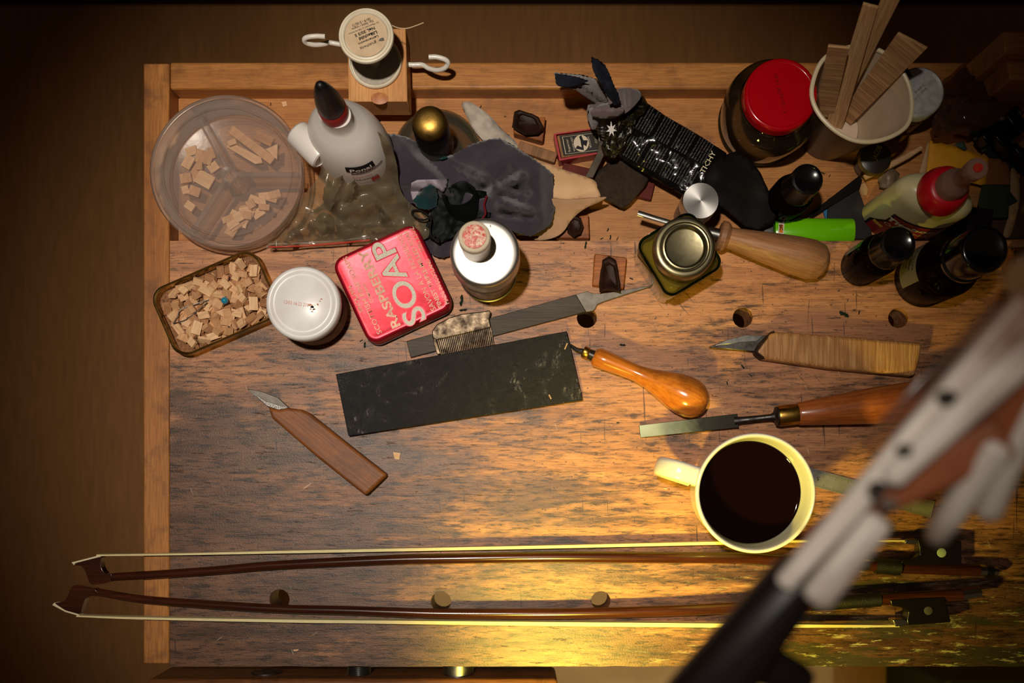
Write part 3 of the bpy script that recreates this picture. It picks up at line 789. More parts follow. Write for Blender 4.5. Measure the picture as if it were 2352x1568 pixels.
# --- three part plastic box -------------------------------------------------------------
pb = thing('plastic_container', 'round clear plastic container with three compartments, over the tray corner', 'container', at(546, 420, 0))
build('tub', MB().lathe([(0, .0004), (.0515, .0004), (.0540, .002), (.0556, .022), (.0570, .026), (.0572, .028)], 96), GL_CLEAR, pb, smooth=40)
dv = MB()
divs = [(119, .0), (0, .0), (237, .0)]
for k, (a, _) in enumerate(divs):
    R = Matrix.Rotation(math.radians(a), 4, 'Z')
    dv.add([R @ Vector(p) for p in ((.004, -.0034, .001), (.0520, -.0034, .001), (.0520, .0034, .001), (.004, .0034, .001),
                                    (.004, -.0016, .024), (.0535, -.0016, .024), (.0535, .0016, .024), (.004, .0016, .024))],
           [(4, 5, 6, 7), (0, 1, 5, 4), (1, 2, 6, 5), (2, 3, 7, 6)])
dv.lathe([(.011, .001), (.0065, .024), (0, .0242)], 24)
build('dividers', dv, glassy('frosted_plastic', (.96, .95, .94), .2, (236, 224, 216), .16, 1.0), pb, smooth=30)
build('lid', MB().lathe([(.0576, .0245), (.0592, .0250), (.0592, .0300), (.0582, .0315), (.0562, .0315), (.0555, .0295), (.0508, .0290), (.0500, .0304), (.0490, .0304), (.0484, .0288), (0, .0288)], 96), GL_CLEAR, pb, smooth=40)
pc = Vector(pb.location)
cg = ('slips of pale wood in the left compartment of the plastic container', 'wooden slips in the top compartment of the plastic container', 'wooden slips in the lower compartment of the plastic container')
_slips = 0
def slip(px, py, L, Wd, ang, lab, cat='wood slip', grp=None, z=.0022, nm='wood_slip', mi=0, poly=None, th=.0016, tilt=0):
    global _slips
    _slips += 1; zz = z + .00013 * _slips
    k = (H - zz) / H / S
    L *= k; Wd *= k
    if poly: mb_ = MB().prism([(x * L / 2, y * Wd / 2) for x, y in poly], -th / 2, th / 2)
    else: mb_ = MB().box(-L / 2, L / 2, -Wd / 2, Wd / 2, -th / 2, th / 2)
    o = build(nm, mb_, M_CHIP[mi], None, smooth=0, bevel=.0002, seg=1)
    p = G(px, py, zz); o.location = p; o.rotation_euler = (0, tilt, math.radians(ang))
    return tag(o, lab, cat, grp)
rnd = random.Random(5)
lab1 = 'pale square wooden slip lying in the left compartment of the plastic container'
A = [(440, 347, 26, 20, 20), (468, 361, 40, 30, -15), (432, 372, 30, 22, 60), (448, 397, 46, 20, 58), (470, 412, 40, 32, -30), (427, 409, 26, 22, 10), (490, 384, 24, 20, 35),
     (447, 439, 26, 22, -20), (436, 473, 22, 18, -35), (486, 352, 14, 26, 20), (426, 436, 16, 18, 15), (458, 381, 14, 18, 0)]
for k, (x, y, L, Wd, a) in enumerate(A): slip(x, y, L, Wd, a, lab1, grp=cg[0], mi=k % 2, z=.0024 + .0017 * (k % 3))
B = [('longest flat strip of wood in the top compartment of the plastic container', 578, 333, 122, 20, -37, 1, .0062),
     ('tapered wooden slip lying below the long strip in the plastic container', 563, 352, 92, 20, -30, 0, .0042),
     ('triangular wood slip at the right of the top compartment of the plastic container', 632, 350, 34, 30, -60, 0, .0060),
     ('small wooden block beside the upper end of the long strip in the plastic container', 533, 327, 20, 12, 20, 0, .0080),
     ('short brown slip lying flat under the strips in the plastic container', 606, 318, 44, 22, -25, 2, .0022)]
for k, (lab, x, y, L, Wd, a, mi, z) in enumerate(B):
    slip(x, y, L, Wd, a, lab, mi=mi, z=z, poly=[(-1, -.9), (.7, -1), (1, .1), (.8, 1), (-.8, .6)] if k == 1 else ([(-1, -1), (1, -.3), (-.8, 1)] if k == 2 else None))
lab3 = 'small pale square of wood in the lower compartment of the plastic container'
for k in range(24):
    a = rnd.uniform(0, 1); x = 528 + 100 * a + rnd.uniform(-6, 6); y = 512 - 62 * a + rnd.uniform(-16, 24)
    slip(x, y, rnd.uniform(15, 28), rnd.uniform(13, 22), rnd.uniform(-40, 40), lab3, grp=cg[2], mi=k % 2, z=.0022 + .0016 * (k % 3))

# --- wooden block with two hooks, spool on it ----------------------------------------------
M_PINEB = wood('pale_pine_block', (222, 164, 104), (196, 134, 78), 'y', 800, .5, .1, broad=60)
bb = thing('wooden_block', 'pale pine block with a white hook screwed in either side, on the back rail', 'wood block', at(879, 184))
build('block', MB().prism([tuple(G(x, y, .03)[:2]) for x, y in ((798, 66), (932, 65), (936, 233), (800, 233))], .0, .030), M_PINEB, bb, world=True, bevel=.0008)
kn_ = G(872, 226, .0301)
build('knot', MB().lathe([(.0062, 0), (.0058, .0002), (0, .0003)], 28, Matrix.Translation(kn_), sx=1.1, sy=.75), M('pine_knot', (172, 106, 66), .5, col2=(200, 136, 84), ns=200, bmp=.2), bb, world=True)
M_HOOK = M('white_plastic_coating', (228, 222, 210), .3, coat=.4)
def hook(pts, nm='hook'):
    return build(nm, MB().tube(smoothpath([G(*p) for p in pts], 6), .0019, 12), M_HOOK, bb, world=True)
hook([(800, 103, .018), (782, 102, .018), (757, 98, .019), (746, 101, .022), (722, 103, .026), (703, 98, .030), (699, 90, .034), (708, 85, .036), (728, 83, .036), (747, 84, .036)])
hook([(936, 148, .018), (948, 149, .018), (970, 149, .018), (985, 157, .020), (1003, 161, .024), (1020, 157, .029), (1029, 146, .033), (1023, 137, .036), (1003, 131, .037), (985, 131, .037)])
sg = G(863, 145, .03)
so = thing('thread_spool', 'white ended spool of linen thread with a printed paper disc, standing on the pine block', 'spool', (sg.x, sg.y, .0302))
M_SPW = M('spool_card', (232, 222, 198), .45, col2=(214, 202, 176), ns=50)
build('lower_flange', MB().lathe([(0, 0), (.0195, 0), (.0203, .0008), (.0203, .0028), (.0198, .0034), (.0189, .0030), (.0186, .0016), (0, .0014)], 72), M_SPW, so, smooth=50)
build('thread_winding', MB().lathe([(.0178, .0016), (.0178, .0022), (0, .0026)], 48), M('grey_linen_thread', (184, 174, 160), .7, col2=(160, 150, 136), ns=300, bmp=.4), so)
build('core', MB().lathe([(.0048, .002), (.0048, .046)], 32), M('thread_core', (150, 136, 114), .8), so)
build('upper_flange', MB().lathe([(0, .0455), (.0190, .0455), (.0199, .0462), (.0200, .0478), (.0194, .0490), (.0182, .0492), (.0178, .0484), (.0176, .0492), (.0164, .0496), (.0158, .0490), (.0155, .0478), (0, .0478)], 80), M_SPW, so, smooth=50)
zs = .0302 + .0488
disc = MB(); ctr = G(843, 83, zs)
ring = []
for k in range(48):
    a = 2 * PI * k / 48; r_ = .0153 * (1 + .02 * noise.noise(Vector((math.cos(a) * 1.5, math.sin(a) * 1.5, 2))))
    ring.append((r_ * math.cos(a), r_ * math.sin(a)))
vs = [Vector((sg.x, sg.y, zs + .0003))]
for f in (.33, .66, 1):
    for k, (x, y) in enumerate(ring):
        vs.append(Vector((sg.x + x * f, sg.y + y * f, zs + .0002 * math.sin(k * 6 * 2 * PI / 48) * f)))
fs = [(0, 1 + k, 1 + (k + 1) % 48) for k in range(48)]
for q in range(2): fs += [(1 + q * 48 + k, 1 + (q + 1) * 48 + k, 1 + (q + 1) * 48 + (k + 1) % 48, 1 + q * 48 + (k + 1) % 48) for k in range(48)]
disc.add(vs, fs)
pd = build('paper_disc', disc, M('buff_paper', (212, 186, 152), .7, col2=(196, 168, 134), ns=120), so, world=True, smooth=0)
def sc(x, y): return (770 + x / 11.2, 10 + y / 11.2)
for s_, x, y, cap, wd, bold in (('0819 - 318213', 672, 455, 5.2, 44, 0), ('50gr. R\u00f6hre - rohgrau', 705, 530, 5, 53, 0), ('f\u00fcr Maschinen- u. Handarbeiten', 730, 610, 3.2, 74, 0),
                              ('NeL 30/3 S', 760, 705, 6.4, 49, .02), ('Lil\u00e4schild', 845, 800, 6.6, 44, .03), ('Leinenzwirn', 850, 915, 5, 49, .01), ('gruschwitz', 850, 1055, 6.4, 40, 0)):
    px_, py_ = sc(x, y)
    text_flat(s_, px_, py_, zs + .0006, 180 + 22, cap, wd, so, M_INK, 'printed_lettering', bold)
lf = [(1115, 935), (1150, 880), (1240, 850), (1262, 920), (1200, 940)]
build('leaf_emblem', MB().prism([tuple(G(*sc(*p), zs + .0005)[:2]) for p in lf], zs + .0004, zs + .0006), M('grey_ink', (96, 92, 84), .7), so, world=True, smooth=0)
build('thread_end', MB().tube(smoothpath([G(895, 56, .074), G(915, 64, .076), G(935, 65, .078), G(955, 59, .08), G(973, 52, .082)], 8), .00032, 6), M('linen_thread', (220, 190, 150), .8), so, world=True)

# --- white glue bottle with the black cap --------------------------------------------------
M_WPL = M('white_polythene', (222, 216, 210), .33, sss=.05)
gb = thing('glue_bottle', 'white plastic glue bottle with a black pointed cap and red collar', 'bottle', basep(828, 376))
Rg = Matrix.Rotation(math.radians(-28), 4, 'Z')
prf = [(0, 0), (.92, 0), (.98, .003), (1.0, .01), (1.0, .062), (.97, .076), (.90, .090), (.78, .102), (.60, .112), (.42, .118), (.36, .122), (.36, .134), (0, .1345)]
build('bottle_body', MB().lathe([(r * .030, z) for r, z in prf], 64, Rg, sx=1.08, sy=.90), M_WPL, gb, smooth=50)
nub = MB().lathe([(0, -.0155), (.0085, -.0150), (.0100, -.013), (.0102, .010), (.0096, .0125), (.0080, .0132), (.0078, .0126), (0, .0120)], 40,
                 Matrix.Translation((-.027, -.006, .084)) @ Matrix.Rotation(math.radians(-45), 4, 'Z') @ Matrix.Rotation(PI / 2, 4, 'Y'))
build('grip_lug', nub, M_WPL, gb, smooth=50)
build('red_collar', MB().lathe([(.0090, .1335), (.0100, .134), (.0099, .1440), (.0092, .1455), (0, .1456)], 40), M('red_collar_plastic', (150, 30, 26), .4), gb)
build('black_cap', MB().lathe([(.0086, .1450), (.0092, .1460), (.0093, .151), (.0087, .158), (.0072, .168), (.0052, .177), (.0034, .183), (.0018, .1855), (0, .1862)], 48, sx=1, sy=1), M('black_cap_plastic', (16, 14, 16), .42), gb, smooth=60)
M_LBK = M('label_black', (24, 24, 28), .5); M_LWH = M('label_white', (225, 220, 212), .5); M_LRD = M('label_red', (190, 60, 44), .5)
def on_oval(o, a, b, rz, th, z, off=.0002):
    """point on an upright elliptical wall; th in radians round it"""
    p = Vector((math.cos(th) * (a + off), math.sin(th) * (b + off), z)); p = Matrix.Rotation(rz, 3, 'Z') @ p
    return Vector(o) + p
def wall_patch(o, a, b, rz, t0, t1, z0, z1, off=.0002, n=20, shape=None, taper=None):
    mb = MB(); vs = []
    m = 6
    for j in range(m + 1):
        for i in range(n + 1):
            u = i / n; v = j / m
            if shape: u0, u1 = shape(v); uu = u0 + (u1 - u0) * u
            else: uu = u
            vs.append(on_oval(o, a, b, rz, t0 + (t1 - t0) * uu, z0 + (z1 - z0) * v, off))
    fs = [(j * (n + 1) + i, j * (n + 1) + i + 1, (j + 1) * (n + 1) + i + 1, (j + 1) * (n + 1) + i) for j in range(m) for i in range(n)]
    return mb.add(vs, fs)
def wall_text(s, o, a, b, rz, tc_, z, cap, wd, par, mat, bold=0, off=.0004, name='printed_lettering'):
    """s wrapped on the wall, centred at angle tc_, cap height and width in metres"""
    vs, fs, lo, hi = text_mb(s, bold, 0)
    kx = wd / (hi.x - lo.x); ky = cap / .7; mb = MB(); P = []
    rad = (a + b) / 2
    for v in vs:
        x = (v.x - (lo.x + hi.x) / 2) * kx
        P.append(on_oval(o, a, b, rz, tc_ + x / rad, z + (v.y - .35) * ky, off))
    mb.add(P, fs)
    return build(name, mb, mat, par, world=True, smooth=0, recalc=False)
o_ = gb.location; ga, gbb = .030 * 1.08, .030 * .90; rz_ = math.radians(-28)
def prof_r(z):
    for (r0, z0), (r1, z1) in zip(prf[1:], prf[2:]):
        if z0 <= z <= z1 and z1 > z0: return r0 + (r1 - r0) * (z - z0) / (z1 - z0)
    return 1.0
def on_bottle(th, z, off):
    r = prof_r(z)
    return on_oval((o_.x, o_.y, 0), ga * r, gbb * r, rz_, th, z + TRAY_Z, off)
def bottle_patch(t0, t1, z0, z1, off, n=16, m=10):
    mb = MB()
    return mb.add([on_bottle(t0 + (t1 - t0) * i / n, z0 + (z1 - z0) * j / m, off) for j in range(m + 1) for i in range(n + 1)],
                  [(j * (n + 1) + i, j * (n + 1) + i + 1, (j + 1) * (n + 1) + i + 1, (j + 1) * (n + 1) + i) for j in range(m) for i in range(n)])
def bottle_text(s, tc_, z, cap, wd, mat, bold=0, off=.0012):
    vs, fs, lo, hi = text_mb(s, bold, 0); kx = wd / (hi.x - lo.x); ky = cap / .7; mb = MB(); rad = .03 * prof_r(z)
    mb.add([on_bottle(tc_ + (v.x - (lo.x + hi.x) / 2) * kx / rad, z + (v.y - .35) * ky, off) for v in vs], fs)
    return build('printed_lettering', mb, mat, gb, world=True, smooth=0, recalc=False)
build('label_band', bottle_patch(-1.15, -.35, .0865, .0935, .0006), M_LBK, gb, world=True)
bottle_text('Ponal', -.75, .0898, .0038, .016, M_LWH, .015)
build('label_rule', bottle_patch(-1.05, -.1, .0830, .0842, .0006), M_LBK, gb, world=True)
bottle_text('Express', -.80, .0790, .0026, .014, M_LRD)
bottle_text('Holzleim', -.70, .0740, .0028, .016, M_LBK)
build('red_emblem', bottle_patch(-.62, -.40, .0650, .0710, .0006), M_LRD, gb, world=True)

# --- zip bag ------------------------------------------------------------------------------------
GL_BAG = glassy('crumpled_film', (.86, .82, .70), .22, (156, 142, 114), .44, 1.5, bmp=.4, bs=24)
bagpoly = catmull_closed([(628, 545), (650, 505), (688, 460), (725, 415), (742, 378), (766, 335), (800, 308), (845, 302), (878, 306), (900, 340), (912, 380), (918, 430), (940, 465), (985, 500), (990, 535),
                          (960, 556), (905, 553), (850, 552), (760, 560), (690, 567), (617, 572), (618, 556)], 4)
def bagz(x, y):
    up = max(0, min(1, (560 - y) / 250.0))
    z = -.004 + .074 * up ** 1.5 + .010 * math.exp(-((x - 800) / 80) ** 2 - ((y - 500) / 60) ** 2)
    z += .012 * abs(nz(x, y, .022, 5)) + ridge(x, y, 800, 360, 760, 480, 9, .012) + ridge(x, y, 815, 380, 812, 450, 6, .012) + ridge(x, y, 860, 470, 880, 500, 5, .009) + ridge(x, y, 740, 500, 670, 540, 12, .006)
    return max(z, -.016) + (.006 if y > 520 else 0) + .004
zb = thing('zip_bag', 'clear crumpled zip bag with a red seal line, holding greenish lumps', 'bag', at(800, 470, .0)); zb.location.z = TRAY_Z
build('bag_film', sheet(bagpoly, lambda x, y: bagz(x, y) + .0035, 8), GL_BAG, zb, world=True, smooth=70)
zip_ = [G(x, y, bagz(x, y) + .0045) for x, y in ((617, 567), (660, 566), (700, 564), (745, 561), (790, 557), (830, 553), (850, 551))]
build('red_zip_line', MB().tube(smoothpath(zip_, 4), .0006, 6, flat=.5), M('red_plastic_seal', (176, 44, 26), .4), zb, world=True)
build('zip_rib', MB().tube([p + Vector((0, .0022, .0)) for p in smoothpath(zip_, 4)], .0005, 6, flat=.5), GL_CLEAR, zb, world=True)
M_LUMP = M('olive_resin', (96, 82, 44), .6, col2=(64, 54, 30), ns=60, bmp=.4, bs=150)
M_LUMP2 = M('brown_resin', (118, 92, 52), .6, col2=(78, 60, 34), ns=60, bmp=.4, bs=150)
def lump(px, py, z, r, seed, mat, lab, cat='lump', grp=None, sq=.6, nm='lump', par=None):
    bm = bmesh.new(); bmesh.ops.create_icosphere(bm, subdivisions=3, radius=1)
    c = G(px, py, z + r * sq)
    mb_ = MB(); 
    for v in bm.verts:
        n = 1 + .35 * noise.noise(v.co * 1.3 + Vector((seed, seed * 2, 0))) + .12 * noise.noise(v.co * 3.4 + Vector((seed, 0, 9)))
        mb_.v.append(Vector((v.co.x * r * n, v.co.y * r * n, v.co.z * r * n * sq)) + c)
    mb_.f = [tuple(v.index for v in f.verts) for f in bm.faces]; bm.free()
    o = build(nm, mb_, mat, par, world=True, smooth=50)
    return tag(o, lab, cat, grp) if par is None else o
for k, (x, y, z, r) in enumerate(((782, 452, -.02, .013), (832, 470, -.02, .015), (800, 520, -.019, .011), (868, 435, -.02, .014), (745, 515, -.02, .008), (868, 520, -.02, .011), (925, 520, -.02, .009), (905, 470, -.02, .011))):
    lump(x, y, z, r, k * 3.7, (M_LUMP, M_LUMP2)[k % 2], 'greenish brown lump of resin inside the clear zip bag', 'resin lump', 'resin lumps in the zip bag', .55, 'resin_lump')

# --- glass spirit lamp with brass cap ---------------------------------------------------------------
sl_ = thing('spirit_lamp', 'squat round glass spirit lamp with a tarnished brass dome cap', 'lamp', basep(1004, 350))
build('glass_bowl', MB().lathe([(0, .0004), (.024, .0004), (.031, .002), (.0350, .007), (.0356, .013), (.0345, .019), (.030, .024), (.0235, .027), (.017, .030), (.0125, .036), (.0120, .070)], 80), glassy('smoky_glass', (.88, .84, .76), .03, (176, 164, 140), .16, 1.5), sl_, smooth=60)
build('glass_rim_ring', MB().lathe([(.0335, .0195), (.0347, .0200), (.0347, .0212), (.0330, .0222), (.0322, .0215)], 80), glassy('glass_rim', (.85, .8, .68), .04, (190, 170, 130), .15, 2.5), sl_, smooth=60)
build('spirit', MB().lathe([(0, .002), (.023, .002), (.0305, .0035), (.0332, .007), (.0338, .012), (0, .012)], 60), glassy('spirit_liquid', (.84, .78, .66), .05, None), sl_)
build('brass_cap', MB().lathe([(.0130, .062), (.0134, .0625), (.0134, .083), (.0130, .0872), (.0118, .0905), (.0095, .0928), (.0055, .0942), (0, .0946)], 56), M('antique_brass', (190, 150, 74), .42, 1, col2=(100, 76, 40), ns=70, rough2=.6, bmp=.25, bs=240), sl_, smooth=60)
bm_ = bpy.data.materials['antique_brass']; nt = bm_.node_tree; b = nt.nodes['Principled BSDF']
tc_ = nt.nodes.new('ShaderNodeTexCoord'); sx_ = nt.nodes.new('ShaderNodeSeparateXYZ'); link(nt, tc_.outputs['Object'], sx_.inputs[0])
link(nt, mixc(nt, ramp(nt, math_n(nt, 'MULTIPLY', sx_.outputs[2], 10), [(.86, 0), (.935, 1)]), lin((34, 26, 16)), b.inputs['Base Color'].links[0].from_socket), b.inputs['Base Color'])  # cap colour runs from near black sides to brass on top

# --- grey rag under the lamp, wooden strip ----------------------------------------------------------
M_RAG = M('grey_white_cotton', (190, 180, 166), .85, col2=(160, 150, 136), ns=60, bmp=.4, bs=900, sheen=.2)
rg = build('rag', sheet(catmull_closed([(1062, 238), (1084, 237), (1120, 262), (1152, 298), (1180, 322), (1192, 346), (1160, 352), (1118, 330), (1090, 300), (1070, 262)], 3),
           lambda x, y: TRAY_Z + .004 + .008 * math.exp(-((x - 1120) / 40) ** 2) + .003 * nz(x, y, .05, 2) + ridge(x, y, 1070, 245, 1180, 330, 7, .003), 7), M_RAG, None, world=True, smooth=70, solid=.0012)
tag(rg, 'pale grey cotton rag beside the spirit lamp', 'rag')
def lying_box(name, label, cat, a, b, wpx, z0, z1, mat, group=None, bevel=.0006):
    z = z1; pa, pb_ = G(a[0], a[1], z), G(b[0], b[1], z); d = pb_ - pa; L = d.length; w_ = U(wpx, z) / 2
    o = build(name, MB().box(0, L, -w_, w_, 0, z1 - z0), mat, None, bevel=bevel)
    o.location = (pa.x, pa.y, z0); o.rotation_euler = (0, 0, math.atan2(d.y, d.x))
    return tag(o, label, cat, group)
M_OAK = wood('rough_oak', (168, 118, 74), (112, 76, 46), 'y', 500, .6, .4, dirt=(70, 46, 30), dirt_amt=.4)
lying_box('wood_strip', 'short rough brown strip of wood left of the small red box', 'wood strip', (1190, 334), (1277, 362), 24, TRAY_Z, TRAY_Z + .007, M_OAK)

# --- cakes of dark rosin on wooden bases ----------------------------------------------------------------
M_ROSIN = M('dark_rosin', (46, 26, 20), .5, col2=(28, 15, 12), ns=80, bmp=.25, bs=150)
M_RBASE = wood('rosin_block_wood', (190, 112, 48), (120, 62, 26), 'x', 700, .5, .2, dirt=(64, 38, 22), dirt_amt=.6)
def rosin(label, quad, z0, zb, arch, za, tilt=None):
    r = thing('rosin_cake', label, 'rosin', tuple(G(sum(p[0] for p in quad) / 4, sum(p[1] for p in quad) / 4, zb)[:2]) + (z0,))
    build('wooden_base', MB().prism(poly_w(quad, zb), z0, zb), M_RBASE, r, world=True, bevel=.0009)
    o = dense(arch, 5, wob=1.5); c = Vector((sum(p[0] for p in arch) / len(arch), sum(p[1] for p in arch) / len(arch)))
    mb_ = MB(); n = len(o); lv = ((1.0, zb - .0002), (1.03, zb + (za - zb) * .3), (.99, zb + (za - zb) * .8), (.90, za), (.72, za - .0006), (.60, za - .0034), (.0, za - .0046))
    vs = []; 
    for f, z in lv[:-1]:
        vs += [G(c.x + (p[0] - c.x) * f, c.y + (p[1] - c.y) * f, z) for p in o]
    vs.append(G(c.x, c.y, lv[-1][1])); fs = []
    for k in range(len(lv) - 2): fs += [(k * n + i, k * n + (i + 1) % n, (k + 1) * n + (i + 1) % n, (k + 1) * n + i) for i in range(n)]
    fs += [((len(lv) - 2) * n + i, (len(lv) - 2) * n + (i + 1) % n, (len(lv) - 1) * n) for i in range(n)]
    build('rosin', mb_.add(vs, fs), M_ROSIN, r, world=True, smooth=55)
    return r
rosin('dark brown rosin cake on a small wooden base, in the tray above the wood strip', [(1178, 272), (1253, 268), (1247, 325), (1180, 306)], TRAY_Z, TRAY_Z + .011,
      [(1182, 257), (1192, 253), (1221, 261), (1236, 269), (1248, 291), (1246, 298), (1235, 308), (1206, 309), (1176, 292), (1180, 275)], TRAY_Z + .022)
rosin('dark rosin cake half hidden under the tan leather, in the tray', [(1277, 505), (1352, 492), (1354, 548), (1277, 546)], TRAY_Z, TRAY_Z + .009,
      [(1302, 505), (1318, 494), (1334, 500), (1340, 520), (1334, 538), (1318, 545), (1304, 534)], TRAY_Z + .018)
rosin('arch shaped dark rosin on a square wooden base, beside the file tang', [(1366, 582), (1440, 591), (1433, 662), (1361, 655)], .0005, .008,
      [(1384, 598), (1399, 589), (1414, 598), (1420, 622), (1424, 652), (1425, 671), (1408, 666), (1394, 666), (1377, 671), (1377, 650), (1380, 622)], .0145)

# --- small red box with its printed lid -------------------------------------------------------------------
rb = thing('red_box', 'small red card box holding a wooden block with a black printed label', 'box', tuple(G(1330, 345, -.01)[:2]) + (TRAY_Z,))
M_REDC = M('red_card', (164, 18, 34), .45, coat=.3)
zr = TRAY_Z + .0155
outer = [(1272, 307), (1380, 292), (1392, 350), (1285, 369)]
inner = [(1277, 309), (1379, 295), (1388, 347), (1288, 364)]
bw = MB(); vo_ = [G(x, y, zr) for x, y in outer]; vi_ = [G(x, y, zr) for x, y in inner]
vb_ = [Vector((p.x, p.y, TRAY_Z + .0002)) for p in vo_]; vbi = [Vector((p.x, p.y, TRAY_Z + .0012)) for p in vi_]
bw.add(vo_ + vi_ + vb_ + vbi, [(0, 1, 5, 4), (1, 2, 6, 5), (2, 3, 7, 6), (3, 0, 4, 7), (0, 8, 9, 1), (1, 9, 10, 2), (2, 10, 11, 3), (3, 11, 8, 0), (8, 11, 10, 9),
                               (4, 5, 13, 12), (5, 6, 14, 13), (6, 7, 15, 14), (7, 4, 12, 15), (12, 13, 14, 15)])
build('card_tray', bw, M_REDC, rb, world=True, smooth=0)
build('wood_insert', MB().prism(poly_w([(1279, 311), (1378, 297), (1386, 346), (1290, 362)], zr + .001), TRAY_Z + .0016, zr + .001), M_OAK, rb, world=True, bevel=.0008)
zl = zr + .0014
lq = [(1285, 312), (1378, 299), (1384, 347), (1294, 358)]
build('label', MB().prism(poly_w(lq, zl), zl - .0003, zl), M('label_black_card', (46, 44, 40), .5), rb, world=True, smooth=0)
def frame(q, z, wpx, mat, par, name='printed_frame'):
    c = Vector((sum(p[0] for p in q) / 4, sum(p[1] for p in q) / 4)); mb_ = MB()
    out = [G(*p, z) for p in q]; inn = []
    for p in q:
        d = (c - Vector(p)).normalized(); inn.append(G(p[0] + d.x * wpx * 1.4, p[1] + d.y * wpx * 1.4, z))
    return build(name, mb_.add(out + inn, [(i, (i + 1) % 4, 4 + (i + 1) % 4, 4 + i) for i in range(4)]), mat, par, world=True, smooth=0)
M_PRT = M('printed_beige', (200, 184, 160), .6)
frame([(1291, 314), (1375, 304), (1380, 344), (1299, 354)], zl + .0001, 1.1, M_PRT, rb)
oc = G(1335, 329, zl + .0001)
build('oval_vignette', MB().lathe([(0, 0), (.0062, 0), (.0062, .0001), (0, .0001)], 32, Matrix.Translation(oc) @ Matrix.Rotation(math.radians(100), 4, 'Z'), sx=1.08, sy=.98), M_PRT, rb, world=True, smooth=0)
build('vignette_shape', MB().prism([tuple(G(x, y, zl + .0003)[:2]) for x, y in ((1335, 310), (1340, 322), (1350, 322), (1347, 336), (1340, 332), (1341, 345), (1331, 343), (1322, 341), (1326, 334), (1336, 338), (1333, 322), (1330, 314))], zl + .0002, zl + .0003), M_LBK, rb, world=True, smooth=0)
for s_, x, y, a, cap, wd in (('Superior', 1305, 334, 103, 5, 30), ('WHITE VEST', 1316, 331, 103, 4, 34), ('HIGOR', 1354, 327, 283, 4.5, 26), ('COCO', 1368, 320, 283, 4, 18)):
    text_flat(s_, x, y, zl + .0003, a, cap, wd, rb, M_PRT, 'printed_lettering', .0)

# --- large dark cloth with pinked edges --------------------------------------------------------------------
M_CLOTH = M('slate_purple_cotton', (62, 55, 66), .95, col2=(52, 46, 55), ns=40, bmp=.5, bs=1400, sheen=.25)
M_TEAL = M('dark_teal_cotton', (18, 58, 60), .85, col2=(10, 40, 44), ns=60, bmp=.4, bs=1200, sheen=.2)
cl = thing('cloth', 'large slate grey cloth with pinked edges bundled behind the silver tin', 'cloth', tuple(G(1080, 430, 0)[:2]) + (TRAY_Z,))
main = [(885, 309), (905, 308), (935, 315), (965, 331), (990, 348), (1012, 362), (1040, 356), (1075, 336), (1100, 326), (1130, 319), (1148, 318), (1175, 332), (1215, 358), (1250, 382), (1270, 400), (1273, 425),
        (1276, 450), (1275, 480), (1270, 500), (1266, 516), (1240, 532), (1218, 543), (1190, 536), (1160, 524), (1130, 508), (1100, 500), (1060, 488), (1020, 470), (985, 462), (945, 468), (912, 462), (906, 442), (905, 425), (900, 395), (894, 360), (888, 335)]
def clz(x, y):
    z = .012 + .006 * nz(x, y, .012, 8) + (.012 if 0 else .012 * max(0, min(1, (1060 - x) / 60.0)) * max(0, min(1, (470 - y) / 40.0)))
    z += .026 * math.exp(-((x - 1160) / 85) ** 2 - ((y - 400) / 75) ** 2) + .014 * math.exp(-((x - 930) / 60) ** 2 - ((y - 370) / 60) ** 2)
    z -= ridge(x, y, 965, 345, 1105, 440, 17, .018)          # deep valley between the two lobes
    z -= ridge(x, y, 1105, 440, 1180, 400, 13, .012)
    z += ridge(x, y, 1030, 375, 1140, 425, 12, .014) + ridge(x, y, 1130, 440, 1200, 405, 11, .014) - ridge(x, y, 1150, 425, 1215, 445, 10, .010)
    z += ridge(x, y, 1150, 468, 1215, 486, 12, .013) - ridge(x, y, 1150, 492, 1225, 500, 10, .012) - ridge(x, y, 1160, 450, 1200, 462, 8, .008)
    z += ridge(x, y, 920, 330, 1020, 440, 14, .006) - ridge(x, y, 905, 440, 960, 440, 9, .008)
    z += ridge(x, y, 1180, 380, 1200, 440, 16, -.006) + ridge(x, y, 1235, 400, 1240, 500, 16, .004)
    z -= .010 * max(0, (x - 1230) / 45.0)
    z += .0016 * nz(x, y, .06, 3)
    lf = TRAY_Z + .003 + .034 * max(0, min(1, (135 - math.hypot(x - 1004, y - 350)) / 40.0))
    return max(z, lf)
build('main_fold', sheet(main, clz, 7, zig=2.2, bstep=6), M_CLOTH, cl, world=True, smooth=60, solid=.0008)
low = [(1000, 470), (1060, 478), (1110, 500), (1100, 520), (1060, 560), (1040, 585), (1018, 592), (1000, 588), (985, 580), (968, 560), (968, 520), (985, 490)]
def lowz(x, y):
    return .006 + .008 * math.exp(-((y - 480) / 50.0) ** 2) + .002 * nz(x, y, .04, 4) + ridge(x, y, 1040, 500, 1010, 580, 10, .006) - ridge(x, y, 1015, 500, 992, 570, 7, .005)
build('lower_fold', sheet(low, lowz, 7, zig=2, bstep=6), M_CLOTH, cl, world=True, smooth=60, solid=.0008)
def flap(name, pts, zf, mat, step=6, zig=1.5, solid=.0007, par=cl):
    return build(name, sheet(pts, zf, step, zig=zig, bstep=5 if zig else None), mat, par, world=True, smooth=60, solid=solid)
flap('teal_hem', [(955, 328), (985, 340), (1010, 352), (1028, 362), (1018, 366), (1000, 366), (984, 354), (968, 342)], lambda x, y: clz(x, y) + .006, M_TEAL)
flap('teal_turned_corner', [(948, 462), (960, 446), (975, 432), (988, 424), (1000, 430), (1006, 448), (1002, 475), (985, 482), (960, 478)], lambda x, y: max(clz(x, y), .012) + .006 + .004 * math.exp(-((x - 980) / 15) ** 2), M_TEAL)
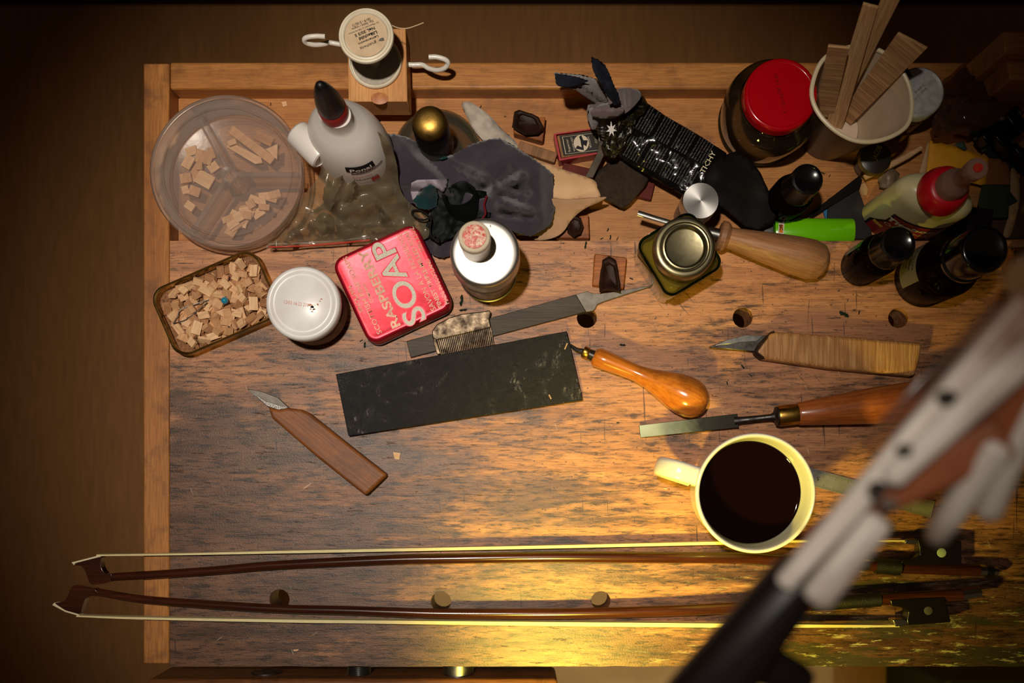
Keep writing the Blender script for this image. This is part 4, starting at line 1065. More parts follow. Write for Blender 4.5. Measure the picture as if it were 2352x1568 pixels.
flap('care_label', [(945, 420), (958, 413), (1030, 411), (1026, 428), (1018, 443), (1005, 434), (990, 424), (972, 432), (958, 450), (948, 460), (943, 440)], lambda x, y: clz(x, y) + .003, M('label_grey_satin', (150, 140, 150), .6), 6, 0, .0004)
text_flat('C2', 1018, 420, .025, 78, 6, 11, cl, M_INK, 'printed_lettering')
M_BLK = M('black_green_fabric', (14, 20, 18), .6, col2=(8, 10, 10), ns=80, bmp=.6, bs=500)
# rolled black bundle, its open scalloped end towards the viewer
rc = G(1068, 478, .012)
prr = MB().lathe([(.006, -.024), (.0125, -.022), (.0135, -.004), (.0132, .012), (.0128, .0165), (.0112, .0160), (.0100, .008), (.009, -.012), (0, -.016)], 40,
                 Matrix.Translation(rc) @ Matrix.Rotation(math.radians(-28), 4, 'X') @ Matrix.Rotation(math.radians(-14), 4, 'Y'))
for p in prr.v: p += Vector((noise.noise(p * 90), noise.noise(p * 90 + Vector((5, 0, 0))), noise.noise(p * 90 + Vector((0, 7, 0))))) * .0022
build('rolled_end', prr, M_BLK, cl, world=True, smooth=60)
build('dark_lining', sheet([(1005, 440), (1035, 430), (1060, 432), (1118, 440), (1130, 470), (1128, 500), (1090, 505), (1050, 540), (1010, 560), (985, 545), (978, 520), (990, 490)], lambda x, y: max(clz(x, y), lowz(x, y)) * .6 + .008 + .004 * nz(x, y, .05, 1), 8), M_BLK, cl, world=True, smooth=60, solid=.0008)
cord = smoothpath([G(x, y, .022) for x, y in ((988, 500), (972, 505), (955, 500), (946, 490), (950, 483), (966, 484), (982, 494), (990, 504), (988, 522), (990, 540), (1000, 552), (1008, 556), (1004, 545), (995, 540))], 6)
build('black_cord', MB().tube(cord, .0007, 6), M('black_cord_mat', (14, 12, 12), .7), cl, world=True)
build('red_thread', MB().tube(smoothpath([G(1118, 450, .026), G(1112, 470, .026), G(1115, 490, .026), G(1106, 505, .024)], 5), .0008, 6), M('red_thread_mat', (104, 20, 26), .8), cl, world=True)
build('loose_thread', MB().tube(smoothpath([G(1133, 495, .055), G(1128, 505, .07), G(1126, 520, .083)], 5), .0002, 5), M('dark_thread', (60, 30, 30), .8), cl, world=True)

# --- tan leather -------------------------------------------------------------------------------------------
M_LEA = M('undyed_leather', (206, 166, 122), .62, col2=(190, 148, 106), ns=50, bmp=.2, bs=900)
M_LEA2 = M('suede_side', (178, 140, 106), .85, col2=(160, 124, 92), ns=80, bmp=.3, bs=900)
le = thing('leather_piece', 'curled piece of undyed tan leather sticking out from under the dark cloth', 'leather', tuple(G(1300, 460, 0)[:2]) + (TRAY_Z,))
build('smooth_flap', sheet(catmull_closed([(1225, 365), (1245, 372), (1300, 392), (1362, 413), (1372, 432), (1377, 455), (1330, 460), (1280, 462), (1245, 440), (1230, 400)], 3), lambda x, y: .001 + .004 * math.exp(-((y - 430) / 30) ** 2) + .0006 * nz(x, y, .03), 8), M_LEA, le, world=True, smooth=60, solid=.0014)
build('suede_flap', sheet(catmull_closed([(1262, 458), (1300, 458), (1340, 456), (1392, 452), (1380, 462), (1352, 474), (1330, 488), (1310, 508), (1296, 530), (1275, 545), (1240, 552), (1210, 546), (1185, 538), (1210, 520), (1250, 500)], 3),
      lambda x, y: -.004 + .009 * max(0, min(1, (500 - y) / 45)) + .004 * max(0, (x - 1300) / 90) + .0006 * nz(x, y, .03), 8), M_LEA2, le, world=True, smooth=60, solid=.0014)

# --- scraper, brown abrasive sheet, plectrum red felt -------------------------------------------------------
M_BRS = M('brown_abrasive', (54, 42, 32), .8, col2=(40, 30, 24), ns=300, bmp=.4, bs=1800)
s1 = build('abrasive_sheet', sheet([(1366, 400), (1398, 372), (1430, 366), (1490, 408), (1484, 424), (1446, 470), (1432, 478), (1420, 474), (1378, 452), (1364, 425)], lambda x, y: TRAY_Z + .010 + .004 * nz(x, y, .02, 6) + .004 * (1 - abs(x - 1425) / 70), 10), M_BRS, None, world=True, smooth=60, solid=.0008)
tag(s1, 'dark brown piece of abrasive sheet under the black pouch', 'sandpaper')
s2 = build('scraper', MB().prism(poly_w([(1381, 300), (1398, 312), (1393, 345), (1362, 408), (1344, 406), (1372, 350)], .0), .002 - .004, .0006 - .001), M('worn_scraper', (76, 64, 50), .45, .4, col2=(54, 44, 34), ns=80), None, world=True, bevel=.0003)
tag(s2, 'narrow dark scraper leaning past the end of the small red box', 'scraper')
s3 = lying_box('red_wood_strip', 'dull red strip showing below the abrasive sheet and the pouch', 'strip', (1290, 392), (1500, 440), 40, TRAY_Z, TRAY_Z + .006, M('red_brown_stained', (96, 34, 22), .5, col2=(70, 24, 18), ns=60))

# --- knotted cloth and black pouch ----------------------------------------------------------------------------
M_KN = M('mauve_grey_cotton', (106, 90, 88), .85, col2=(88, 74, 74), ns=40, bmp=.5, bs=1300, sheen=.25)
M_KND = M('navy_black_lining', (34, 36, 48), .85, col2=(14, 14, 20), ns=60, bmp=.4, bs=1000)
kc = thing('knotted_cloth', 'grey mauve cloth tied in a knot with two pinked ends, above the pouch', 'cloth', tuple(G(1390, 250, 0)[:2]) + (TRAY_Z,))
def kf(name, pts, zf, mat, zig=1.6, step=6): return build(name, sheet(pts, zf, step, zig=zig, bstep=5 if zig else None), mat, kc, world=True, smooth=60, solid=.0008)
kf('left_tail', [(1273, 167), (1300, 170), (1335, 172), (1368, 182), (1392, 206), (1402, 232), (1396, 246), (1372, 241), (1350, 226), (1322, 206), (1296, 200), (1279, 196)],
   lambda x, y: .052 - .030 * abs((y - 185 - (x - 1273) * .28) / 26) ** 2 * .5 - .0002 * (x - 1273) + ridge(x, y, 1330, 190, 1396, 238, 6, .006) - ridge(x, y, 1335, 200, 1385, 240, 4, .006), M_KN)
kf('left_lining', [(1275, 169), (1300, 172), (1330, 178), (1352, 186), (1340, 191), (1330, 196), (1305, 201), (1286, 198), (1277, 188)], lambda x, y: .055 - .00012 * (x - 1273), M_KND)
kf('upper_tail', [(1358, 131), (1372, 137), (1390, 150), (1400, 170), (1410, 196), (1420, 214), (1424, 236), (1410, 242), (1397, 224), (1384, 200), (1370, 178), (1361, 158)],
   lambda x, y: .060 - .0001 * abs(y - 185) + ridge(x, y, 1370, 140, 1412, 230, 5, .005), M_KND)
kf('upper_tail_edge', [(1374, 172), (1392, 180), (1402, 204), (1408, 236), (1400, 240), (1392, 216), (1384, 192)], lambda x, y: .056, M_KN, 1.2)
kf('right_loop', catmull_closed([(1412, 208), (1440, 202), (1466, 208), (1472, 222), (1455, 245), (1430, 262), (1412, 250), (1416, 228)], 3), lambda x, y: .030 + .010 * math.exp(-((x - 1445) / 18) ** 2) + ridge(x, y, 1430, 212, 1436, 250, 5, -.006), M_KN, 0)
kf('knot_band', catmull_closed([(1365, 250), (1385, 238), (1408, 236), (1432, 246), (1428, 262), (1408, 270), (1380, 272), (1362, 268), (1356, 258)], 3), lambda x, y: .036 + .010 * math.exp(-((y - 253) / 13) ** 2) + .002 * nz(x, y, .08), M_KN, 0)
kf('lower_tail', catmull_closed([(1354, 250), (1372, 246), (1380, 268), (1376, 286), (1362, 298), (1353, 286), (1350, 266)], 3), lambda x, y: .012 + .02 * math.exp(-((x - 1366) / 9) ** 2), M_KN, 0)
lump(1395, 255, -.014, .0150, 4.2, M_KN, '', par=kc, nm='knot_core', sq=1.35)

def pouch_mat():
    m, nt, b = new_mat('black_foil_pouch'); o = coords(nt)
    b.inputs['Base Color'].default_value = (*lin((12, 12, 13)), 1); b.inputs['Roughness'].default_value = .16
    b.inputs['Specular IOR Level'].default_value = .6
    n = tnoise(nt, o, 45, 3, .5, .8); bump(nt, b, n, .45, .0025); return m
def camo_mat():
    m, nt, b = new_mat('gold_black_foil'); o = coords(nt)
    n = tnoise(nt, o, 230, 6, .75, 1.5)
    link(nt, ramp(nt, n, [(.47, lin((14, 14, 12))), (.55, lin((46, 40, 24))), (.66, lin((104, 92, 60)))]), b.inputs['Base Color'])
    b.inputs['Roughness'].default_value = .25; b.inputs['Metallic'].default_value = .4
    bump(nt, b, tnoise(nt, o, 110, 4, .6, 1.5), .5, .002); return m
pu = thing('foil_pouch', 'shiny black foil pouch printed with columns of tiny white text', 'pouch', tuple(G(1530, 330, 0)[:2]) + (TRAY_Z,))
def puz(x, y):
    d = ((x - 1470) * .86 + (y - 290) * .51)           # along the pouch
    w_ = (-(x - 1530) * .51 + (y - 330) * .86)          # across
    z = .004 + .014 * (1 - min(1, abs(w_) / 88) ** 2) * (1 - .3 * min(1, max(0, d / 200)))
    return z + .0022 * nz(x, y, .03, 9) + .0012 * nz(x, y, .09, 2)
build('pouch_body', sheet([(1470, 232), (1490, 240), (1530, 268), (1600, 308), (1640, 334), (1668, 352), (1660, 390), (1618, 430), (1585, 458), (1568, 448), (1520, 420), (1470, 392), (1440, 372), (1412, 352), (1425, 320), (1450, 280)], puz, 7), pouch_mat(), pu, world=True, smooth=60, solid=.001)
build('crumpled_mouth', sheet(dense([(1452, 214), (1464, 209), (1478, 222), (1488, 240), (1478, 262), (1462, 272), (1455, 300), (1440, 318), (1430, 345), (1412, 362), (1400, 364), (1384, 352), (1381, 335), (1390, 318), (1392, 302), (1414, 290), (1428, 268), (1446, 250), (1452, 232)], 6, wob=3),
      lambda x, y: puz(x, y) + .006 + .006 * abs(nz(x, y, .07, 3)), 6), camo_mat(), pu, world=True, smooth=60, solid=.0008)
star = []
for k in range(14):
    a = math.radians(10 + k * 360 / 14); r_ = (16 if k % 2 == 0 else 6.5) * (1.35 if k in (10,) else 1)
    star.append((1403 + r_ * math.cos(a) * .8, 302 + r_ * math.sin(a) * 1.1))
M_WPR = M('white_print', (205, 200, 195), .5)
build('white_star', MB().prism([tuple(G(x, y, .022)[:2]) for x, y in star], .0262, .0266), M_WPR, pu, world=True, smooth=0)
build('wire_ties', MB().tube(smoothpath([G(1384 + 10 * math.cos(t), 288 + t * 1.1 + 3 * math.sin(t), .020 + .004 * math.sin(t)) for t in [k * .7 for k in range(24)]], 2), .0007, 6), MT['steel'], pu, world=True)
# tiny printed columns: lines run up to the right
words_ = 'the of and rolling blend cut fine pouch keep sealed leaf smoke health damages you others around this product tobacco contents net weight store cool dry place'.split()
def warp_p(p):
    # lift flat print on to the crumpled surface
    for _ in range(2):
        k = (H - p.z) ; px_ = NX + p.x / k * H * S; py_ = NY - p.y / k * H * S
    return px_, py_
def pouch_line(s, cx, cy, ang, cap, wd, mb_):
    vs, fs, lo, hi = text_mb(s, 0.012, 0, 1)
    kx = wd / (hi.x - lo.x); ky = cap / .7; ca, sa = math.cos(math.radians(ang)), math.sin(math.radians(ang))
    P = []
    for v in vs:
        a = (v.x - (lo.x + hi.x) / 2) * kx; b_ = (v.y - .35) * ky
        x = cx + a * ca - b_ * sa; y = cy - (a * sa + b_ * ca)
        P.append(G(x, y, puz(x, y) + .0011))
    mb_.add(P, fs)
rw = random.Random(2)
M_TINY = M('grey_print', (104, 100, 96), .5)
ux_, uy_ = math.cos(math.radians(60)), -math.sin(math.radians(60))      # reading direction on the photo
vx_, vy_ = math.cos(math.radians(-28)), -math.sin(math.radians(-28))    # next line: down to the right
c0 = (1455, 290)
for col, (u0, ln) in enumerate(((-66, 60), (2, 62))):
    mbt = MB(); 
    for i in range(27):
        if i in (6, 7, 13, 14, 20): 
            if col == 0 and i in (7, 14): continue
            if col == 1 and i in (6, 13, 20): continue
        L_ = ln * rw.uniform(.8, 1.05)
        s_ = ' '.join(rw.choice(words_) for _ in range(5))
        cx = c0[0] + vx_ * i * 6.7 + ux_ * (u0 + 30 + 2 + L_ / 2 - 30); cy = c0[1] + vy_ * i * 6.7 + uy_ * (u0 + 30 + L_ / 2 - 30)
        pouch_line(s_, cx + 2, cy + 6, 60, 3.2, L_, mbt)
    build('tiny_text_column', mbt, M_TINY, pu, world=True, smooth=0, recalc=False)
mbt = MB(); pouch_line('TICHY', 1626, 372, 60, 12, 56, mbt)
build('large_lettering', mbt, M('cream_print', (206, 196, 158), .5), pu, world=True, smooth=0, recalc=False)
# ================================================================ RIGHT HALF OF THE TRAY
# --- jar with the red lid ----------------------------------------------------------------
rj = thing('red_lid_jar', 'large empty glass jar with a glossy red screw lid', 'jar', basep(1757, 270))
build('glass_body', MB().lathe([(0, .0006), (.0285, .0006), (.0325, .003), (.0345, .008), (.0358, .024), (.0374, .040), (.0362, .047), (.0320, .0525), (.0275, .0555), (.0262, .058), (.0262, .066)], 96), GL_JAR, rj, smooth=60)
build('glass_base', MB().lathe([(0, .003), (.029, .003), (.034, .0055), (.0352, .009), (.030, .0065), (0, .0062)], 72), glassy('glass_base_mat', (.86, .80, .66), .04, (150, 120, 80), .12, 2.0), rj, smooth=60)
build('neck_ring', MB().lathe([(.0275, .0555), (.0285, .0565), (.0285, .0575), (.0272, .0585)], 80), glassy('glass_neck', (.7, .65, .52), .03, None, 0, 3.0), rj, smooth=60)
M_RLID = M('red_lid_lacquer', (176, 0, 16), .2, coat=.5)
build('red_lid', MB().lathe([(.0268, .0600), (.0278, .0604), (.0276, .0665), (.0272, .0695), (.0262, .0705), (.0250, .0706), (.0243, .0698), (.0236, .0698), (0, .0699)], 96), M_RLID, rj, smooth=50)
zs = TRAY_Z + .0701
M_DRI = M('dark_red_ink', (110, 0, 14), .5)
text_flat('28 01 20', 1786, 190, zs, -78, 8, 46, rj, M_DRI, 'stamped_code')
text_flat('22:45 / 3', 1799, 236, zs, -80, 8, 46, rj, M_DRI, 'stamped_code')

# --- paper cup with strips of veneer --------------------------------------------------------
cu = thing('paper_cup', 'squashed paper cup with a cream rim holding strips of wood', 'cup', basep(1918, 283))
rim_px = catmull_closed([(1912, 121), (1884, 146), (1867, 190), (1866, 228), (1884, 266), (1920, 301), (1962, 322), (2005, 325), (2050, 312), (2083, 288), (2094, 252), (2090, 205), (2072, 165), (2044, 132), (2008, 112), (1955, 108)], 6)
zrim = .060
rimw = [G(x, y, zrim) for x, y in rim_px]
n_ = len(rimw); o0 = Vector(cu.location)
def cup_level(t, dr=0.0):
    """t 0 bottom .. 1 rim"""
    out = []
    cR = sum(rimw, Vector()) / n_
    for k, p in enumerate(rimw):
        d = p - cR; a = math.atan2(d.y, d.x)
        bp = Vector((o0.x + .0235 * math.cos(a), o0.y + .0235 * math.sin(a), TRAY_Z + .001))
        q = bp.lerp(p, t); dd = Vector((math.cos(a), math.sin(a), 0)); out.append(q + dd * dr)
    return out
M_CUPO = M('brown_printed_paper', (74, 44, 26), .45, col2=(46, 28, 18), ns=30, coat=.15)
M_CUPI = M('cream_paper', (222, 200, 172), .6, col2=(208, 184, 156), ns=30)
build('outer_wall', shell(lambda k: cup_level(k / 6), 7, closed=False), M_CUPO, cu, world=True, smooth=50)
build('inner_wall', shell(lambda k: cup_level(k / 6, -.0009), 7, closed=False), M_CUPI, cu, world=True, smooth=50)
build('cup_bottom', MB().add([p + Vector((0, 0, .004)) for p in cup_level(.02, -.0006)], [tuple(range(n_))]), M_CUPI, cu, world=True, smooth=0)
rl = MB(); lv = cup_level(1.0)
cR = sum(lv, Vector()) / n_
rl_pts = lv + [lv[0], lv[1]]
rl.tube([p for p in rl_pts], .0017, 8, cap=False)
build('rolled_rim', rl, M('cream_rim', (222, 204, 168), .4), cu, world=True)
def stick(name, label, top, zt, bot, zb_, wt, wb, mat, th=.0016, cut=0.0, group=None):
    """flat strip seen broadside from above, leaning in the cup"""
    a = G(*bot, zb_); b = G(*top, zt); d = (b - a); u = d.normalized()
    view = (Vector((0, 0, H)) - (a + b) / 2).normalized(); s = u.cross(view).normalized(); n = u.cross(s).normalized()
    wa, wb2 = U(wb, zb_) / 2, U(wt, zt) / 2
    mb = MB(); h = n * th / 2
    mb.add([a - s * wa - h, a + s * wa - h, b + s * wb2 - h + u * cut, b - s * wb2 - h, a - s * wa + h, a + s * wa + h, b + s * wb2 + h + u * cut, b - s * wb2 + h],
           [(3, 2, 1, 0), (4, 5, 6, 7), (0, 1, 5, 4), (1, 2, 6, 5), (2, 3, 7, 6), (3, 0, 4, 7)])
    # own axes: x along the strip
    R = Matrix((u, s, n)).transposed(); mb.v = [R.transposed() @ (p - a) for p in mb.v]
    o = build(name, mb, mat, None, bevel=.0002, seg=1, smooth=0)
    o.location = a; o.rotation_euler = R.to_euler()
    return tag(o, label, 'wood strip', group)
M_VEN = wood('veneer_strip', (222, 180, 130), (186, 142, 96), 'x', 900, .6, .2, broad=120)
M_VEN2 = wood('cross_grain_strip', (210, 164, 116), (160, 118, 78), 'y', 420, .6, .6, broad=500)
stick('wood_strip', 'short wide strip with a dark edge, leftmost in the paper cup', (1926, 106), .088, (1893, 266), -.008, 47, 42, M_VEN2, .0022)
stick('wood_strip', 'long narrow strip with a square top in the paper cup', (2000, 10), .115, (1916, 290), -.015, 35, 38, M_VEN, .0022, cut=-.001)
stick('wood_strip', 'longest pale strip leaving the top of the photo from the paper cup', (2062, -42), .140, (1952, 214), .012, 46, 10, M_VEN, .0018)
stick('wood_strip', 'broad ridged strip leaning to the right in the paper cup', (2091, 98), .090, (1942, 274), -.012, 74, 34, M_VEN2, .0024, cut=.006)

# --- jar with the white speckled lid behind the cup ------------------------------------------------
wj = thing('white_lid_jar', 'jar with a grey white lid behind the right side of the paper cup', 'jar', basep(2077, 244))
build('glass_body', MB().lathe([(0, .0006), (.016, .0006), (.0190, .003), (.0195, .008), (.0195, .036), (.0188, .040), (.0180, .042)], 64), glassy('amber_content_glass', (.35, .20, .10), .05, (80, 44, 20), .5, 1.5), wj, smooth=60)
build('contents', MB().lathe([(0, .002), (.016, .002), (.0180, .006), (.0182, .032), (0, .0325)], 40), M('dark_amber_fill', (60, 28, 14), .4), wj)
build('jar_lid', MB().lathe([(.0190, .0410), (.0198, .0416), (.0197, .0485), (.0190, .0510), (.0178, .0520), (.0160, .0513), (.0150, .0510), (0, .0510)], 72), M('grey_white_lid', (186, 186, 186), .3, col2=(160, 160, 158), ns=200), wj, smooth=50)
text_flat('L 0482', 2108, 207, TRAY_Z + .0513, 42, 6, 38, wj, M('grey_stamp', (110, 110, 112), .6), 'stamped_code')
text_flat('12:52 2018', 2114, 215, TRAY_Z + .0513, 42, 5, 38, wj, M('grey_stamp2', (110, 110, 112), .6), 'stamped_code')
build('tape_scrap', MB().prism(poly_w([(2062, 158), (2083, 152), (2096, 175), (2074, 178)], TRAY_Z + .0528), TRAY_Z + .0522, TRAY_Z + .0526), M('grey_tape', (70, 66, 58), .6), wj, world=True, smooth=0)

# --- little dark jar ----------------------------------------------------------------------------------
lj = thing('small_dark_jar', 'little dark jar with a black lid and dull gold rim, below the paper cup', 'jar', basep(2012, 362))
build('jar_body', MB().lathe([(0, .0004), (.0105, .0004), (.0115, .002), (.0115, .012), (.0110, .0145)], 40), M('dark_brown_glaze', (44, 26, 18), .2), lj)
build('jar_lid', MB().lathe([(.0112, .0140), (.0126, .0145), (.0128, .0195), (.0124, .0205)], 48), M('dull_gold_rim', (120, 104, 66), .4, .6), lj)
build('lid_top', MB().lathe([(.0125, .0204), (.0116, .0210), (0, .0211)], 48), M('black_lid', (34, 30, 24), .35), lj)
text_flat('JACOB', 2014, 350, TRAY_Z + .0213, 65, 12, 34, lj, M('dull_gold_print', (120, 104, 74), .5), 'printed_lettering', .0)

# --- brown dropper bottles -------------------------------------------------------------------------------
GL_AMB = glassy('amber_bottle_glass', (.05, .018, .01), .03, (20, 8, 6), .7, .5)
M_BCAP = M('black_bakelite', (12, 11, 12), .2, coat=.4)
def bottle(name, label, base, r, hs, hn, rc_, ht, zbase=TRAY_Z, labels=()):
    t = thing(name, label, 'bottle', (base.x, base.y, zbase))
    build('glass_body', MB().lathe([(0, .0004), (r * .86, .0004), (r, .0025), (r, hs), (r * .93, hs + r * .25), (r * .72, hs + r * .48), (rc_ * .86, hn), (rc_ * .84, hn + .003)], 56), GL_AMB, t, smooth=60)
    build('dark_liquid', MB().lathe([(0, .0015), (r * .84, .0015), (r * .93, .004), (r * .93, hs * .8), (0, hs * .8)], 40), M('dark_oil', (22, 8, 6), .15), t)
    build('bottle_cap', MB().lathe([(rc_ * .98, hn + .001), (rc_ * 1.08, hn + .0014), (rc_ * 1.08, hn + .004), (rc_, hn + .005), (rc_, ht - .002), (rc_ * .93, ht - .0003), (rc_ * .8, ht), (rc_ * .74, ht - .0008), (0, ht - .0008)], 56), M_BCAP, t, smooth=50)
    return t
b1 = bottle('dropper_bottle', 'small brown bottle with a black cap and a green label, above the green lighter', G(1806, 461), .0160, .040, .052, .0120, .080)
o_ = b1.location
M_GRN = M('green_label', (72, 130, 40), .45); M_PGRN = M('pale_green_label', (150, 160, 110), .5)
build('green_label', wall_patch(o_, .0160, .0160, 0, -2.3, -.5, TRAY_Z + .004, TRAY_Z + .037, .0003), M_GRN, b1, world=True)
build('pale_panel', wall_patch(o_, .0160, .0160, 0, -1.8, -.7, TRAY_Z + .006, TRAY_Z + .030, .0006), M_PGRN, b1, world=True)
b2 = bottle('dropper_bottle', 'brown bottle with a black cap and a half white half green label, below the glue', G(1974, 613), .0158, .045, .058, .0130, .082, 0.0)
o_ = b2.location
build('green_label', wall_patch(o_, .0158, .0158, 0, 1.35, 2.7, .030, .044, .0003), M_GRN, b2, world=True)
build('white_label', wall_patch(o_, .0158, .0158, 0, 1.35, 2.7, .008, .030, .0003), M('grey_white_label', (150, 146, 136), .5), b2, world=True)
wall_text('12 ml', o_, .0158, .0158, 0, 2.1, .016, .003, .009, b2, M_INK, 0, .0006)
b3 = bottle('large_brown_bottle', 'large brown glass bottle with a black cap and a pale label, at the right edge', G(2118, 640), .0232, .050, .074, .0165, .108, 0.0)
o_ = b3.location
build('pale_label', wall_patch(o_, .0232, .0232, 0, 1.75, 3.6, .014, .046, .0003), M('pale_label', (112, 104, 90), .6), b3, world=True)
for k, (s_, z) in enumerate((('OLEUM LINI', .040), ('COCT. DEPUR.', .033), ('100 ml', .026), ('siccat.', .020))):
    wall_text(s_, o_, .0232, .0232, 0, 2.75, z, .0030, .020 if k < 2 else .012, b3, M_INK, 0, .0006)

# --- black rubber piece lying over the pouch -----------------------------------------------------------------
o = build('rubber_sheet', sheet(dense([(1612, 398), (1652, 362), (1690, 348), (1722, 366), (1748, 400), (1787, 490), (1776, 512), (1742, 528), (1712, 520), (1688, 500), (1662, 478), (1642, 470), (1628, 436)], 8, wob=2),
          lambda x, y: .0045 + .014 * math.exp(-((x - 1650) / 50) ** 2 - ((y - 400) / 50) ** 2) + .003 * nz(x, y, .02, 2), 9), M('black_brown_rubber', (20, 15, 15), .7, col2=(13, 10, 10), ns=60, bmp=.3, bs=500), None, world=True, smooth=60, solid=.0016)
tag(o, 'dark blackish sheet of rubber lying over the end of the foil pouch', 'sheet')

# --- little vial with an aluminium lid ---------------------------------------------------------------------------
av = thing('aluminium_lid_pot', 'small clear pot with a brushed aluminium lid, right of the tan leather', 'pot', basep(1593, 485))
build('pot_body', MB().lathe([(0, .0004), (.011, .0004), (.0130, .002), (.0132, .032), (.0124, .036)], 48), glassy('cloudy_pot', (.80, .68, .52), .1, (170, 130, 90), .15), av)
ma, nt, b = new_mat('spun_aluminium'); b.inputs['Metallic'].default_value = 1
b.inputs['Base Color'].default_value = (*lin((205, 203, 200)), 1); b.inputs['Roughness'].default_value = .38; b.inputs['Anisotropic'].default_value = .55
tg = nt.nodes.new('ShaderNodeTangent'); tg.direction_type = 'RADIAL'; tg.axis = 'Z'; link(nt, tg.outputs[0], b.inputs['Tangent'])
build('lid', MB().lathe([(.0135, .0355), (.0141, .036), (.0141, .0515), (.0136, .0525), (0, .0526)], 72), ma, av, smooth=50)

# --- square jar of yellow varnish -----------------------------------------------------------------------------------
sq = thing('square_jar', 'square glass jar of yellow green varnish with a ridged metal lid', 'jar', at(1541, 611), math.radians(31))
GL_SQ = glassy('green_tinted_glass', (.86, .84, .52), .02, (170, 150, 70), .22, 2.0)
sprof = [(-.004, .0004), (-.001, .0012), (0, .003), (0, .042), (-.0015, .0450), (-.005, .048), (-.010, .0500)]
def sq_level(k): 
    o_, z = sprof[k]; return [(x, y, z) for x, y in rrect(.0480 + 2 * o_, .0480 + 2 * o_, max(.0075 + o_ * .3, .004))]
build('glass_walls', shell(sq_level, len(sprof), closed=False), GL_SQ, sq, smooth=50)
build('shoulder_edge', MB().tube([Vector((x, y, .0430)) for x, y in rrect(.0482, .0482, .0077)] + [Vector((x, y, .0430)) for x, y in rrect(.0482, .0482, .0077)[:2]], .0012, 8, cap=False), glassy('dark_green_glass_edge', (.10, .22, .08), .03, None, 0, 3.0), sq)
vm, nt, b = new_mat('yellow_varnish'); b.inputs['Base Color'].default_value = (*lin((150, 128, 40)), 1); b.inputs['Roughness'].default_value = .1
b.inputs['Subsurface Weight'].default_value = .3; b.inputs['Subsurface Scale'].default_value = .01
build('varnish', shell(lambda k: [(x, y, (.002, .038)[k]) for x, y in rrect(.0454, .0454, .006)], 2), glassy('varnish_body', (.66, .56, .16), .04, (190, 164, 60), .62), sq, smooth=40)
build('glass_neck', MB().lathe([(.0205, .0485), (.0205, .060)], 64), GL_SQ, sq)
M_LIDG = M('grey_gold_lid', (150, 140, 108), .3, 1, col2=(110, 104, 82), ns=160, rough2=.42)
build('metal_lid', MB().lathe([(.0210, .0555), (.0226, .056), (.0228, .0575), (.0226, .0655), (.0218, .0680), (.0204, .0688), (.0184, .0686), (.0176, .0672), (.0168, .0670), (.0162, .0678), (.0152, .0680), (.0138, .0655), (.0128, .0652), (0, .0653)], 96), M_LIDG, sq, smooth=40)

# --- beech handled gouge across the tray edge -----------------------------------------------------------------------
M_BEECH = wood('beech_handle', (176, 126, 88), (142, 98, 64), 'x', 620, .48, .2, dirt=(120, 78, 50), dirt_amt=.35, broad=90)
gx, L = axis_thing('wood_gouge', 'gouge with a plain pale beech handle and a thin steel shank, beside the square jar', 'gouge', (1650, 540), (1886, 603), .016)
gx.location.z = 0
zc = .0168
build('handle', lathe_x([(0, 0), (0, ux(28)), (ux(3), ux(33)), (ux(14), ux(33.5)), (ux(19), ux(30)), (ux(24), ux(24)), (ux(32), ux(24)), (ux(60), ux(28)), (ux(120), ux(36)), (ux(180), ux(43)), (ux(215), ux(44.5)), (ux(238), ux(38)), (ux(250), ux(24)), (ux(254), ux(10)), (ux(255), 0)], 48, (0, 0, zc)), M_BEECH, gx)
build('ferrule', lathe_x([(ux(-26), 0), (ux(-26), ux(11)), (ux(-24), ux(13)), (0, ux(14)), (0, 0)], 28, (0, 0, zc)), MT['steel'], gx)
build('shank', MB().tube([(ux(-24), 0, zc), (ux(-90), ux(-2), zc), (ux(-140), ux(-1), zc), (ux(-188), ux(1), zc)], [.0022, .0020, .0021, .0021], 8, flat=.35, up=(0, 0, 1)), MT['steel'], gx)

# --- green lighter ------------------------------------------------------------------------------------------------------
lg, L = axis_thing('lighter', 'bright lime green disposable lighter lying beside the pale handle', 'lighter', (1782, 526), (1965, 527), TRAY_Z + .0128)
lg.location.z = TRAY_Z
M_LIME = M('lime_plastic', (112, 200, 8), .22, coat=.4)
Lg = U(183, -.01); ov = [(.0125 * .5 * math.sin(t) + .0066, .0104 * math.cos(t)) for t in [2 * PI * k / 40 for k in range(40)]]
mbl = MB(); vs = []
for x, f in ((0, .94), (.0008, 1), (Lg - .0012, 1), (Lg, .93)):
    vs += [Vector((x, y * f, .0066 + (z - .0066) * f)) for z, y in ov]
fs = [tuple(range(40)), tuple(range(120, 160))] + [(k * 40 + i, k * 40 + (i + 1) % 40, (k + 1) * 40 + (i + 1) % 40, (k + 1) * 40 + i) for k in range(3) for i in range(40)]
build('lighter_body', mbl.add(vs, fs), M_LIME, lg, smooth=40)
build('metal_head', MB().box(-.014, -.0002, -.0085, .0085, .0025, .0110), MT['steel'], lg, bevel=.0015)
build('black_thumb_lever', MB().box(-.018, -.009, -.0040, .0040, .0105, .0128), M_BCAP, lg, bevel=.001)
build('sticker', MB().prism([(.0018, -.0048), (.0062, -.0054), (.0068, .0046), (.0024, .0052)], .01278, .01288), M('white_sticker', (222, 216, 206), .4), lg, smooth=0)
build('orange_badge', MB().prism([(.0025, -.0028), (.0056, -.0032), (.0060, .0036), (.0030, .0040)], .01288, .01296), M('orange_badge', (222, 120, 20), .4), lg, smooth=0)
build('sticker_figure', MB().prism([(.0036, -.0036), (.0046, -.0038), (.0052, -.0050), (.0032, -.0050)], .01288, .01296), M_LBK, lg, smooth=0)
text_flat('BIC', 1794, 522, TRAY_Z + .01302, -84, 7, 13, lg, M_LBK, 'printed_lettering', .04)

